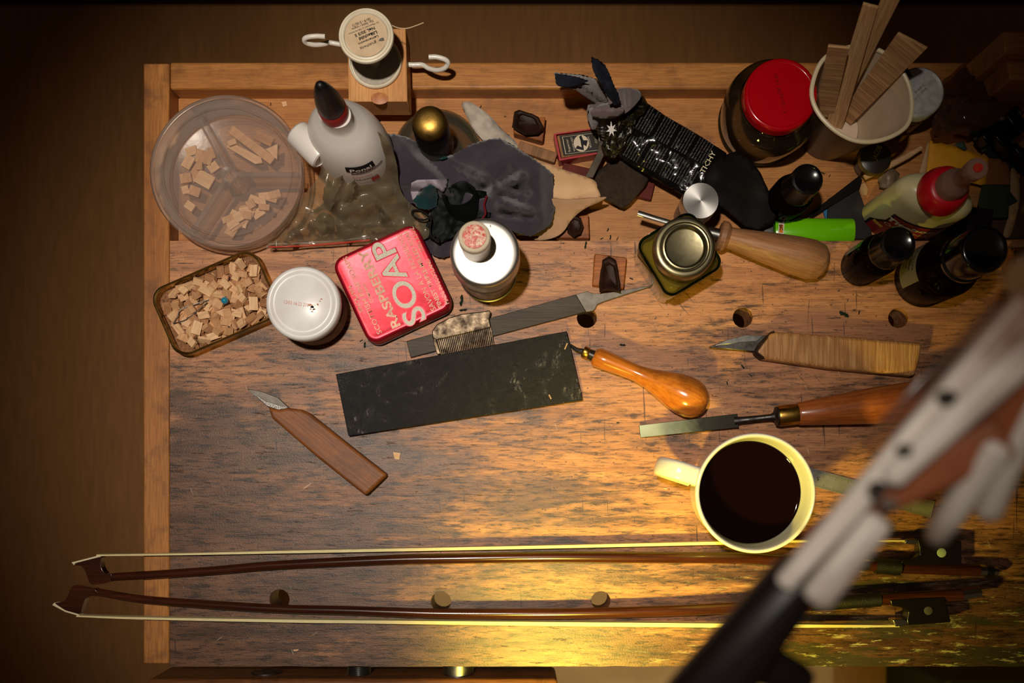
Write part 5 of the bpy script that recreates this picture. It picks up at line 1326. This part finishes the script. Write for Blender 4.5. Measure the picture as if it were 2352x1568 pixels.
# --- stick, black file, dark slab ------------------------------------------------------------------------------------------
s_ = build('wood_splint', MB().tube([G(1985, 408, -.012), G(2040, 382, -.010), G(2085, 358, -.008), G(2118, 338, -.006)], [.0022, .0026, .0024, .0016], 8, flat=.6), M_VEN, None, world=True)
tag(s_, 'thin tan splint of wood pointing up to the right above the glue bottle', 'splint')
s_ = build('black_file', MB().prism(poly_w([(1858, 492), (1975, 402), (1982, 412), (1976, 432), (1868, 498)], -.014), TRAY_Z, -.015), M('black_iron', (24, 20, 20), .5, .4), None, world=True, bevel=.0006)
tag(s_, 'black flat file slanting below the thin splint', 'file')
s_ = build('grey_slate', MB().prism(poly_w([(1904, 455), (1970, 424), (1996, 500), (2006, 548), (1960, 549), (1900, 520)], -.016), TRAY_Z, -.0165), M('slate_grey', (50, 48, 48), .6, col2=(38, 36, 36), ns=60), None, world=True, bevel=.0006)
tag(s_, 'flat dark grey stone between the green lighter and the glue bottle', 'stone')
s_ = build('blue_tape', MB().prism(poly_w([(1890, 476), (1904, 470), (1912, 502), (1898, 506)], -.018), TRAY_Z, -.0185), M('blue_tape_mat', (26, 110, 150), .5), None, world=True)
tag(s_, 'small strip of bright blue tape above the green lighter', 'tape')
s_ = build('paper_scrap', MB().prism(poly_w([(1975, 424), (1988, 418), (1996, 432), (1993, 446), (1982, 448)], -.018), TRAY_Z, TRAY_Z + .001), M('cream_scrap', (190, 150, 100), .7), None, world=True)
tag(s_, 'tiny cream scrap at the lower end of the splint', 'paper scrap')
lump(2040, 412, TRAY_Z, .0085, 12.5, M('cloudy_resin', (130, 110, 86), .4, col2=(110, 92, 70), ns=60, bmp=.3), 'cloudy grey lump of resin behind the yellow glue bottle', 'resin lump', None, .6, 'resin_lump')

# --- yellow wood glue bottle ------------------------------------------------------------------------------------------------------
tb = thing('wood_glue_bottle', 'cream glue bottle with a red collar, clear nozzle and dark red label', 'bottle', basep(2078, 496))
ta_, tb_ = .0300, .0155; rzt = math.radians(-19.6)
M_GLUE = M('cream_bottle', (206, 196, 150), .32, sss=.05)
build('bottle_body', MB().lathe([(0, 0), (.90, 0), (.97, .002), (1, .006), (1, .074), (.97, .079), (.88, .0835), (.70, .0870), (.52, .0890), (0, .0892)], 72, Matrix.Rotation(rzt, 4, 'Z'), sx=ta_, sy=tb_), M_GLUE, tb, smooth=50)
tilt = Matrix.Identity(4)
build('red_collar', MB().lathe([(.0160, .0885), (.0178, .0890), (.0178, .0925), (.0160, .1000), (.0145, .1030), (.0118, .1045), (0, .1046)], 64), M('red_collar_plastic', (190, 10, 30), .35), tb, smooth=35)
M_NOZ = glassy('milky_nozzle', (.80, .66, .58), .15, (220, 180, 160), .5)
build('nozzle', MB().lathe([(.0108, .1045), (.0106, .113), (.0095, .1165), (.0072, .1195), (.0062, .123)], 40), M_NOZ, tb, smooth=50)
build('nozzle_tip', MB().lathe([(.0060, .122), (.0058, .136), (.0070, .1375), (.0074, .146), (.0070, .1475), (0, .1475)], 40), M_NOZ, tb, smooth=40)
build('red_plug', MB().lathe([(0, .1475), (.0032, .1475), (.0030, .1488), (0, .149)], 24), M('red_orange_plug', (206, 50, 30), .4), tb)
o_ = tb.location
lab_m = M('dark_red_label', (150, 30, 30), .45, col2=(110, 20, 22), ns=40)
build('label_backing', wall_patch(o_, ta_, tb_, rzt, -2.55, -.45, TRAY_Z + .020, TRAY_Z + .0745, .0002, 30, shape=lambda v: (.28 * (1 - v) ** .8 * 0 + (0.0 if v < .45 else .10 if v < .62 else .18), 1)), M('label_black_edge', (20, 16, 16), .45), tb, world=True)
build('label', wall_patch(o_, ta_, tb_, rzt, -2.50, -.48, TRAY_Z + .022, TRAY_Z + .0725, .0005, 30, shape=lambda v: ((0.03 if v < .45 else .13 if v < .62 else .21), 1)), lab_m, tb, world=True)
M_LCR = M('label_cream', (200, 190, 160), .5)
wall_text('Titebond', o_, ta_, tb_, rzt, -1.42, TRAY_Z + .0640, .0070, .036, tb, M_LCR, .04, .0009)
wall_text('ORIGINAL', o_, ta_, tb_, rzt, -1.45, TRAY_Z + .0530, .0052, .032, tb, M('label_tan', (190, 150, 110), .5), .02, .0009)
wall_text('Wood Glue', o_, ta_, tb_, rzt, -1.45, TRAY_Z + .0460, .0034, .024, tb, M('label_tan2', (150, 110, 84), .5), 0, .0009)
build('label_stripe', wall_patch(o_, ta_, tb_, rzt, -2.40, -2.05, TRAY_Z + .040, TRAY_Z + .045, .0008), M('label_yellow', (200, 150, 60), .5), tb, world=True)

# --- papers and abrasive offcuts at the right -----------------------------------------------------------------------------------------
def sheet_thing(name, label, cat, pts, z, mat, amp=.001, th=.0005, zig=0):
    o = build(name, sheet(pts, lambda x, y: z + amp * nz(x, y, .02, z * 900), 14), mat, None, world=True, smooth=60, solid=th)
    return tag(o, label, cat)
zz = TRAY_Z
sheet_thing('paper_packet', 'yellow paper packet behind the red collar of the glue bottle', 'packet', [(2135, 322), (2195, 337), (2271, 362), (2262, 427), (2236, 421), (2128, 396)], zz + .010, M('yellow_paper', (236, 168, 30), .6, col2=(222, 150, 24), ns=40))
sheet_thing('cream_paper', 'narrow cream paper edge sticking out left of the yellow packet', 'paper', [(2132, 322), (2136, 330), (2130, 400), (2110, 400), (2118, 372)], zz + .008, M('cream_paper2', (196, 160, 118), .7))
sheet_thing('sandpaper', 'brown piece of sandpaper right of the yellow packet', 'sandpaper', [(2266, 362), (2300, 366), (2318, 378), (2320, 424), (2262, 424)], zz + .008, M('brown_paper', (130, 80, 36), .8))
sheet_thing('sandpaper', 'dark green square of sandpaper right of the glue bottle', 'sandpaper', [(2256, 424), (2320, 424), (2316, 500), (2260, 500), (2246, 470)], zz + .012, M('dark_green_abrasive', (52, 58, 44), .85))
sheet_thing('sandpaper', 'blue green sandpaper corner sticking out under the dark green square', 'sandpaper', [(2312, 430), (2337, 462), (2312, 476)], zz + .009, M('teal_abrasive', (40, 62, 58), .8))
sheet_thing('paper_strip', 'curved cream strip of paper at the far right', 'paper', catmull_closed([(2322, 388), (2336, 396), (2342, 430), (2340, 470), (2328, 520), (2318, 545), (2304, 540), (2314, 500), (2320, 450)], 3), zz + .007, M('cream_paper3', (176, 140, 100), .8))
sheet_thing('sandpaper', 'grey green sandpaper below the brown plastic bag', 'sandpaper', [(2226, 303), (2278, 290), (2296, 300), (2290, 330), (2256, 350)], zz + .010, M('grey_green_abrasive', (66, 84, 74), .85))
sheet_thing('sandpaper', 'small teal scrap above the yellow packet', 'sandpaper', [(2192, 332), (2212, 324), (2222, 342), (2216, 346)], zz + .013, M('teal_abrasive2', (60, 84, 74), .8))
sheet_thing('sandpaper', 'dark blue sandpaper at the right below the clamp', 'sandpaper', [(2258, 345), (2300, 318), (2352, 340), (2356, 400), (2324, 392), (2300, 366), (2274, 360)], zz + .006, M('blue_black_abrasive', (30, 36, 44), .85))
sheet_thing('brown_paper', 'large brown paper lying under the scraps at the far right', 'paper', [(2250, 500), (2300, 500), (2346, 400), (2380, 390), (2390, 548), (2290, 549), (2250, 540)], zz + .002, M('kraft_paper', (84, 60, 40), .85))
# dark box below the glue bottle
s_ = build('dark_box', MB().box(-.024, .024, -.0125, .0125, 0, .018), M('black_card', (22, 14, 14), .5), None, bevel=.0008)
pz = G(2215, 505, 0); s_.location = (pz.x, pz.y, TRAY_Z); s_.rotation_euler = (0, 0, math.radians(-8)); tag(s_, 'small dark box behind the large brown bottle', 'box')

# --- brown transparent bag, wooden post, black clamp ---------------------------------------------------------------------------------------
GL_BRN = glassy('brown_film', (.55, .40, .26), .12, (104, 74, 52), .45, 1.6, bmp=.8, bs=40)
def bgz(x, y): return .010 + .020 * math.exp(-((x - 2230) / 60) ** 2 - ((y - 220) / 60) ** 2) + .008 * abs(nz(x, y, .03, 7)) + ridge(x, y, 2225, 185, 2285, 155, 5, .008) + ridge(x, y, 2160, 228, 2300, 224, 6, .005)
bbg = thing('brown_plastic_bag', 'crumpled brown see-through plastic bag at the top right of the tray', 'bag', tuple(G(2230, 225, 0)[:2]) + (TRAY_Z,))
build('bag_film', sheet(dense([(2165, 186), (2212, 146), (2290, 141), (2298, 180), (2312, 250), (2285, 285), (2240, 302), (2180, 310), (2146, 312), (2140, 280), (2152, 240)], 9, wob=3), bgz, 9), GL_BRN, bbg, world=True, smooth=60, solid=0)
tube_ = build('paper_roll', MB().tube([G(2172, 264, -.008), G(2196, 256, -.006)], .0068, 20), M('cream_roll', (150, 118, 84), .7), None, world=True)
tag(tube_, 'short cream paper roll with a green end inside the brown plastic bag', 'roll')
build('green_end', MB().tube([G(2170.5, 264.5, -.008), G(2172, 264, -.008)], .0045, 16, flat=1), M('green_end_mat', (20, 70, 40), .6), tube_, world=True)
wpz = G(2360, 235, 0)
post = thing('pine_offcut', 'stepped pine offcut standing at the right edge above the bag', 'wood block', tuple(wpz[:2]) + (.0,))
mpost = wood('old_pine_post', (186, 124, 76), (150, 96, 56), 'x', 500, .5, .2)
q = [(2303, 72), (2420, 72), (2420, 122), (2312, 122)]
build('top_block', MB().prism([tuple(G(x, y, .075)[:2]) for x, y in ((2303, 72), (2440, 72), (2440, 122), (2308, 122))], .0, .075), mpost, post, world=True, bevel=.001)
build('lower_block', MB().prism([tuple(G(x, y, .060)[:2]) for x, y in ((2310, 125), (2440, 125), (2440, 184), (2320, 184))], .0, .060), mpost, post, world=True, bevel=.001)
clp = thing('spring_clamp', 'black spring clamp with small shiny screws at the right edge', 'clamp', tuple(G(2310, 285, 0)[:2]) + (TRAY_Z,))
M_BLM = M('black_metal', (14, 13, 14), .25, .3)
def cbox(name, a, b, wpx, z0, z1, mat=M_BLM):
    pa, pb2 = G(a[0], a[1], z1), G(b[0], b[1], z1); d = pb2 - pa; w_ = U(wpx, z1) / 2
    m_ = Matrix.Translation((pa.x, pa.y, 0)) @ Matrix.Rotation(math.atan2(d.y, d.x), 4, 'Z')
    return build(name, MB().box(0, d.length, -w_, w_, z0, z1, m_), mat, clp, world=True, bevel=.0012)
cbox('clamp_bar', (2262, 320), (2345, 250), 26, -.004, .010)
cbox('clamp_jaw', (2322, 256), (2356, 300), 30, -.004, .016)
cbox('clamp_jaw', (2282, 292), (2330, 350), 22, -.004, .008)
cbox('clamp_handle', (2330, 330), (2372, 380), 16, -.004, .008)
for x, y in ((2299, 274), (2342, 233), (2336, 262)):
    build('screw', MB().lathe([(0, 0), (.0022, 0), (.0022, .003), (.0012, .004), (0, .004)], 16, Matrix.Translation(G(x, y, .012))), MT['steel'], clp, world=True)
# brass fitting at the right edge
bf, L = axis_thing('brass_fitting', 'ribbed brass fitting at the right edge beside the large brown bottle', 'fitting', (2296, 612), (2400, 600), 0.0)
rb_ = [(0, 0)]
for k in range(16): rb_.append((ux(4 + k * 4), .0105 if k % 2 else .0115))
build('ribbed_barrel', lathe_x(rb_ + [(ux(70), 0)], 40, (0, 0, .0118)), MT['brass'], bf)
build('brass_nut', lathe_x([(ux(70), 0), (ux(70), .0145), (ux(104), .0145), (ux(104), 0)], 6, (0, 0, .0130)), MT['brass'], bf, smooth=20)

# --- mug of coffee -------------------------------------------------------------------------------------------------------------------------------
mg = thing('mug', 'cream mug of black coffee with a broad handle, lower right of the bench', 'mug', at(1681, 1127))
M_MUG = M('cream_glaze', (228, 224, 214), .22, coat=.5)
build('mug_body', MB().lathe([(0, .002), (.0255, .002), (.0265, 0), (.0290, 0), (.0300, .0015), (.0345, .010), (.0378, .024), (.0392, .040), (.0408, .058), (.0425, .072), (.0434, .0785), (.0430, .0803), (.0420, .0808), (.0408, .0800), (.0402, .0785),
                              (.0394, .070), (.0378, .056), (.0362, .040), (.0348, .024), (.031, .011), (.024, .006), (0, .005)], 96), M_MUG, mg, smooth=70)
hd = Vector((-math.cos(math.radians(17)), math.sin(math.radians(17)), 0))
hp_ = smoothpath([Vector((0, 0, z)) + hd * r for r, z in ((.0395, .062), (.050, .066), (.060, .064), (.0668, .054), (.0670, .042), (.0620, .030), (.052, .022), (.038, .018))], 6)
build('mug_handle', MB().tube(hp_, .0070, 16, flat=.5, up=(hd.y, -hd.x, 0)), M_MUG, mg, smooth=70) if False else None
hm = MB(); sd = Vector((0, 0, 1)).cross(hd)
sec = []
for i, p in enumerate(hp_):
    t = (hp_[min(i + 1, len(hp_) - 1)] - hp_[max(i - 1, 0)]).normalized(); nrm = sd.cross(t).normalized()
    sec.append([p + sd * .0072 * math.copysign(abs(math.cos(a)) ** .75, math.cos(a)) + nrm * .0034 * math.copysign(abs(math.sin(a)) ** .75, math.sin(a)) for a in [2 * PI * k / 16 for k in range(16)]])
n = 16
hm.add([p for s_ in sec for p in s_], [(i * n + k, i * n + (k + 1) % n, (i + 1) * n + (k + 1) % n, (i + 1) * n + k) for i in range(len(sec) - 1) for k in range(n)] + [tuple(range(n)), tuple((len(sec) - 1) * n + k for k in range(n))])
build('mug_handle', hm, M_MUG, mg, smooth=60)
cf = build('coffee', MB().lathe([(0, .0595), (.0355, .0595), (.0372, .0597), (.0378, .0603)], 72, Matrix.Translation(at(1681, 1127))), M('black_coffee', (14, 4, 3), .04), None, world=True, smooth=60)
tag(cf, 'black coffee filling the cream mug', 'coffee')

# --- steel rule ------------------------------------------------------------------------------------------------------------------------------------
ru, L = axis_thing('steel_ruler', 'steel ruler with fine graduations running out from beneath the mug', 'ruler', (1800, 1078), (2142, 1169.5), 0.0)
build('ruler_blade', MB().box(0, L, -.0069, .0069, .0001, .0010), M('satin_steel', (136, 134, 130), .42, .3, col2=(120, 118, 112), ns=60), ru, bevel=.0002, seg=1)
tk = MB(); k = 0; x = .002
while x < L - .001:
    ln = .0044 if k % 10 == 0 else (.0034 if k % 5 == 0 else .0024)
    tk.box(x - .00009, x + .00009, .0067 - ln, .0067, .0010, .00105)
    ln2 = .0036 if k % 8 == 0 else .0018
    tk.box(x * 1.0 - .00009, x + .00009, -.0067, -.0067 + ln2, .0010, .00105)
    x += .001; k += 1
build('graduations', tk, M_INK, ru, smooth=0, kind='stuff')
for kk, ch_ in enumerate('43567'):
    px_ = (1839, 1838, 1879, 1918, 1958)[kk]
    if kk != 2: continue
    text_flat(ch_, px_, 1099 + (px_ - 1879) * .268, .00112, 180 - 15, 9, 6, ru, M_INK, 'number')
# ================================================================ BOWS
M_PERN = wood('pernambuco', (74, 34, 18), (44, 20, 12), 'x', 500, .22, .04, coat=.6)
M_EBON = M('ebony', (18, 15, 14), .25, coat=.3)
M_HAIR = wood('horse_hair', (240, 228, 176), (216, 200, 144), 'x', 3000, .45, .4)
M_IVO = M('ivory_plate', (220, 208, 170), .35)
M_SIL = M('silver', (206, 200, 190), .25, 1)
M_LTHR = M('black_thumb_leather', (22, 18, 18), .45, col2=(14, 12, 12), ns=300, bmp=.8, bs=1600)
M_PEARL = M('pearl', (170, 186, 176), .2, col2=(150, 170, 150), ns=120, coat=.6)
def bow(label, stick_pts, head, tip, hair, frog, ferr, pearl, pr, wind, btn, zc_tip, zc_frog, pmat):
    b0 = G(*stick_pts[len(stick_pts) // 2][:2]); t = thing('violin_bow', label, 'bow', (b0.x, b0.y, 0))
    pts = smoothpath([Vector((x, y, r)) for x, y, r in stick_pts], 8)
    n = len(pts); x0, x1 = pts[0].x, pts[-1].x
    zf = lambda x: zc_tip + (zc_frog - zc_tip) * (x - x0) / (x1 - x0)
    P = [G(p.x, p.y, zf(p.x)) for p in pts]; R = [ux(p.z) * 1.1 for p in pts]
    build('stick', MB().tube(P, R, 16), M_PERN, t, world=True, smooth=50)
    zh = zc_tip
    build('head', MB().prism(poly_w(catmull_closed(head, 3), zh + .004), zh - .0042, zh + .0042), M_PERN, t, world=True, bevel=.0012, seg=3)
    build('tip_plate', MB().prism(poly_w(tip, zh + .004), zh - .0044, zh + .0044), M_IVO, t, world=True, bevel=.0003)
    hb_ = MB(); H_ = [G(x, y, zh + (zc_frog * .9 - zh) * (x - hair[0][0]) / (hair[-1][0] - hair[0][0])) for x, y, w_ in hair]
    ts = smoothpath(H_, 6); ws = smoothpath([Vector((w_, 0, 0)) for x, y, w_ in hair], 6)
    vs = []; 
    for p, w_ in zip(ts, ws):
        hw = ux(w_.x) / 2; vs += [p + Vector((0, hw, -.0038)), p + Vector((0, hw * .8, .0036)), p + Vector((0, -hw * .8, .0038)), p + Vector((0, -hw, -.0036))]
    m_ = len(ts); fs = [(i * 4 + k, i * 4 + (k + 1) % 4, (i + 1) * 4 + (k + 1) % 4, (i + 1) * 4 + k) for i in range(m_ - 1) for k in range(4)] + [(0, 1, 2, 3), tuple((m_ - 1) * 4 + k for k in range(4))]
    build('hair_ribbon', hb_.add(vs, fs), M_HAIR, t, world=True, smooth=50, kind='stuff')
    build('frog', MB().prism(poly_w(frog, zc_frog + .005), max(.0004, zc_frog - .0062), zc_frog + .0050), M_EBON, t, world=True, bevel=.0010, seg=3)
    build('ferrule', MB().prism(poly_w(ferr, zc_frog + .0052), max(.0003, zc_frog - .0064), zc_frog + .0052), M_SIL, t, world=True, bevel=.0008, seg=3)
    pc_ = G(*pearl, zc_frog + .0050)
    build('pearl_eye', MB().lathe([(0, 0), (ux(pr), 0), (ux(pr), .0003), (ux(pr) * .9, .0005), (0, .0005)], 28, Matrix.Translation(pc_)), pmat, t, world=True)
    for nm, a, b_, mt, k_ in wind:
        seg_ = [i for i, p in enumerate(pts) if a <= p.x <= b_]
        build(nm, MB().tube([P[i] for i in seg_], [R[i] * k_ for i in seg_], 20), mt, t, world=True)
    for nm, a, b_, mt, k_ in btn:
        A_, B_ = G(*a, zc_frog), G(*b_, zc_frog)
        build(nm, MB().tube([A_, B_], R[-1] * k_, 8), mt, t, world=True, smooth=20)
    return t
bow('violin bow with its stick below the hair, upper one of the two bows', 
    [(232, 1331, 9), (260, 1325, 8.2), (324, 1321, 8.6), (474, 1311, 8.8), (644, 1297, 9.2), (899, 1285, 10), (1030, 1282.6, 10.5), (1259, 1279, 11.2), (1489, 1280, 11.6), (1699, 1281, 11.8), (1789, 1286, 12), (1994, 1297, 12.4), (2076, 1303, 12.4), (2160, 1306, 12.6), (2248, 1309, 12.8)],
    [(170, 1297), (185, 1299), (196, 1312), (205, 1337), (212, 1342), (228, 1341), (252, 1335), (256, 1318), (246, 1319), (235, 1308), (231, 1290), (231, 1277), (205, 1282)],
    [(164, 1291), (196, 1283), (231, 1274), (232, 1278), (200, 1286), (172, 1293), (171, 1298)],
    [(226, 1274, 4), (400, 1272, 5), (640, 1267, 7), (800, 1264, 8), (1259, 1255, 8.5), (1661, 1246, 8), (1850, 1242, 6), (2085, 1241, 4)],
    [(2106, 1238), (2150, 1234), (2209, 1242), (2209, 1298), (2140, 1299), (2071, 1296), (2070, 1288), (2096, 1284), (2112, 1274), (2112, 1258)],
    [(2081, 1238), (2106, 1237), (2106, 1250), (2078, 1248)], (2162.5, 1269), 10.5,
    (('silver_winding', 1880, 1998, M_SIL, 1.02), ('thumb_leather', 1996, 2072, M_LTHR, 1.35)),
    (('button_ring', (2248, 1309), (2263, 1310), M_SIL, .95), ('button', (2263, 1310), (2279, 1311), M_EBON, 1.0), ('button_end', (2279, 1311), (2291, 1312), M_SIL, .7)), .0072, .0078, M_PEARL)
bow('violin bow with its stick above the hair, lower one of the two bows',
    [(205, 1358, 9), (235, 1361, 8.2), (324, 1375.6, 8.6), (474, 1387.5, 9), (644, 1397.7, 9.4), (780, 1401, 9.8), (899, 1405, 10.2), (1030, 1408.5, 10.6), (1259, 1408.6, 11.2), (1412, 1406, 11.4), (1565, 1401, 11.6), (1673, 1396, 11.8), (1886, 1386.5, 12), (2021, 1377, 12.2), (2120, 1371, 12.6), (2208, 1365, 12.8)],
    [(126, 1386), (139, 1384), (151, 1376), (161, 1354), (168, 1345), (185, 1344), (216, 1351), (222, 1362), (206, 1366), (196, 1374), (189, 1392), (181, 1411), (150, 1401)],
    [(120, 1389), (125, 1383), (129, 1387), (150, 1401), (182, 1410), (182, 1414), (150, 1405)],
    [(180, 1413, 4), (324, 1418, 6), (644, 1424, 8), (899, 1427, 9), (1259, 1431, 11), (1642, 1434.5, 11), (1900, 1436, 8), (2062, 1436, 5)],
    [(2044, 1377), (2110, 1373), (2171, 1369.4), (2178, 1400), (2185, 1429), (2085, 1436), (2083, 1422), (2087, 1406), (2076, 1395), (2048, 1391)],
    [(2050, 1423), (2080, 1421), (2086, 1436), (2058, 1439)], (2132, 1402), 9.5,
    (('thumb_leather', 1840, 2027, M_LTHR, 1.15),),
    (('button', (2208, 1365), (2250, 1359), M_SIL, .98),), .0080, .0140, M('smoky_pearl', (80, 76, 70), .3, coat=.4))

# ================================================================ LOOSE BITS
M_SHV = M('dark_green_shaving', (28, 36, 26), .8)
rnd = random.Random(21)
spots_ = [(1345, 563, 18, 80), (1402, 545, 12, 80), (1418, 548, 10, 60), (1382, 548, 8, 20), (1396, 528, 9, 70), (1060, 690, 26, 85), (1064, 712, 18, 10), (838, 792, 14, 80), (830, 782, 8, 40),
          (1430, 792, 14, 0), (1938, 722, 24, -25), (1926, 668, 6, 30), (1908, 700, 5, 0), (1946, 690, 7, 80), (1962, 712, 8, 10), (1972, 718, 9, 80), (1450, 640, 10, -20), (870, 278, 10, -15), (940, 212, 5, 0), (622, 240, 7, 80), (1104, 246, 8, 60),
          (1160, 268, 5, 0), (1290, 170, 4, 0), (1890, 398, 10, -30), (1905, 404, 8, 60), (1706, 842, 12, -50), (1724, 862, 10, -40), (1670, 880, 8, -70), (1419, 971, 7, 0), (1560, 690, 4, 0)]
for k, (x, y, ln, a) in enumerate(spots_):
    ztr = TRAY_Z if 206 < y < 553 else 0.0
    L_ = ln / S; w_ = L_ * rnd.uniform(.12, .22); pts = [Vector((-L_ / 2 + L_ * i / 4, rnd.uniform(-.2, .2) * w_ * 1.5, .0005 + rnd.uniform(0, .0004))) for i in range(5)]
    o = build('shaving', MB().tube(pts, [w_ * .4, w_, w_ * .7, w_, w_ * .3], 5, flat=.35), M_SHV, None, smooth=0)
    p = G(x, y, ztr); o.location = (p.x, p.y, ztr); o.rotation_euler = (0, 0, math.radians(a))
    tag(o, 'tiny dark green shaving scattered on the bench', 'shaving', 'dark shavings scattered over bench and tray')
for x, y, poly_, lab in ((912, 1046, [(-9, -8), (8, -6), (5, 9), (-5, 8)], 'pale square wood chip below the black slab'), (653, 240, [(-6, -5), (5, -7), (7, 3), (-2, 6)], 'pale chip in the tray above the plastic container'),
                         (1526, 1122, [(-5, -2), (6, -1), (4, 2)], 'tiny straw coloured chip under the mug handle'), (680, 1492, [(-6, -1), (6, -2), (5, 2), (-5, 3)], 'tiny pale chip near the front left edge of the bench')):
    ztr = TRAY_Z if 206 < y < 553 else 0.0
    o = build('wood_chip', MB().prism([tuple(G(x + a, y + b_, ztr)[:2]) for a, b_ in poly_], ztr, ztr + .0008), M_CHIP[0], None, world=True, smooth=0)
    tag(o, lab, 'chip')

# ================================================================ LAMP ARM CLOSE TO THE LENS
M_LPAINT = M('chipped_grey_white_paint', (208, 198, 188), .45, col2=(112, 84, 66), ns=13, lo=.46, hi=.64)
M_RUST = M('rusty_brown_steel', (150, 78, 32), .6, col2=(70, 34, 20), ns=14)
M_LDARK = M('dark_arm_enamel', (24, 18, 16), .4)
la = thing('desk_lamp_arm', 'jointed lamp arm with chipped grey paint crossing close above the lower right corner', 'lamp arm', tuple(G(2080, 1150, .5)[:2]) + (.5,))
def bar(name, a, za, b_, zb2, wa, wb, mat, th=.010, bev=.003, lab=None):
    za += .09; zb2 += .09
    A, B = G(*a, za), G(*b_, zb2); d = (B - A); u = d.normalized(); s_ = u.cross(Vector((0, 0, 1))).normalized(); n_ = s_.cross(u).normalized()
    w1, w2 = U(wa, za) / 2, U(wb, zb2) / 2; h = n_ * th / 2
    mb = MB().add([A - s_ * w1 - h, A + s_ * w1 - h, B + s_ * w2 - h, B - s_ * w2 - h, A - s_ * w1 + h, A + s_ * w1 + h, B + s_ * w2 + h, B - s_ * w2 + h],
                  [(3, 2, 1, 0), (4, 5, 6, 7), (0, 1, 5, 4), (1, 2, 6, 5), (2, 3, 7, 6), (3, 0, 4, 7)])
    return build(name, mb, mat, la, world=True, bevel=bev, seg=3, label=lab)
bar('lower_tube', (1570, 1660), .38, (1860, 1290), .40, 175, 120, M_LDARK, .02, .008, 'dark enamelled lower tube')
bar('lower_clamp', (1700, 1500), .38, (1850, 1560), .37, 120, 60, M_LDARK, .015, .005)
bar('side_channel', (1795, 1345), .41, (2372, 690), .44, 46, 84, M_LPAINT, .006, .002)
bar('main_channel', (1866, 1385), .415, (2024, 1185), .42, 76, 70, M_LPAINT, .008, .003)
bar('main_channel', (2035, 1105), .425, (2400, 770), .44, 60, 90, M_LPAINT, .008, .003)
bar('inner_strut', (1850, 1240), .40, (2310, 1000), .43, 50, 110, M_RUST, .006, .002, 'rust brown strut')
bar('inner_strut', (2090, 1130), .405, (2370, 880), .43, 90, 160, M_RUST, .006, .002, 'rust brown strut')
bar('hook_plate', (2140, 1245), .41, (2300, 1010), .43, 50, 74, M_LPAINT, .008, .003)
bar('hook_plate', (2262, 1190), .41, (2390, 880), .43, 58, 60, M_LPAINT, .008, .003)
bar('cross_link', (1850, 1330), .40, (2372, 760), .43, 40, 70, M_LDARK, .004, .001)
bar('edge_film', (1985, 1035), .40, (2352, 660), .41, 44, 60, glassy('clear_guard', (.70, .62, .56), .15, (120, 104, 92), .25), .002, .0005, 'clear plastic guard strip')
for x, y, r_, m_ in ((2035, 1155, 13, M_LPAINT), (2070, 1032, 12, M_LDARK), (2165, 915, 18, M_LDARK), (2010, 1120, 16, M_LDARK)):
    build('pivot_screw', MB().lathe([(0, 0), (U(r_, .52), 0), (U(r_, .52), .004), (U(r_ * .7, .52), .006), (0, .006)], 24, Matrix.Translation(G(x, y, .522))), MT['steel'] if m_ is M_LPAINT else m_, la, world=True)
# the arm runs on to its foot, standing off the right end of the bench
ft = G(2900, 120, 0)
build('upper_arm', MB().tube([G(2372, 690, .53), Vector((ft.x + .02, ft.y - .02, .58))], .012, 16), M_LPAINT, la, world=True)
build('upright_post', MB().tube([Vector((ft.x + .02, ft.y - .02, .0)), Vector((ft.x + .02, ft.y - .02, .59))], .012, 16), M_LDARK, la, world=True)
build('foot', MB().lathe([(0, 0.0005), (.05, .0005), (.052, .004), (.045, .012), (0, .016)], 48, Matrix.Translation((ft.x + .02, ft.y - .02, 0))), M_LDARK, la, world=True)
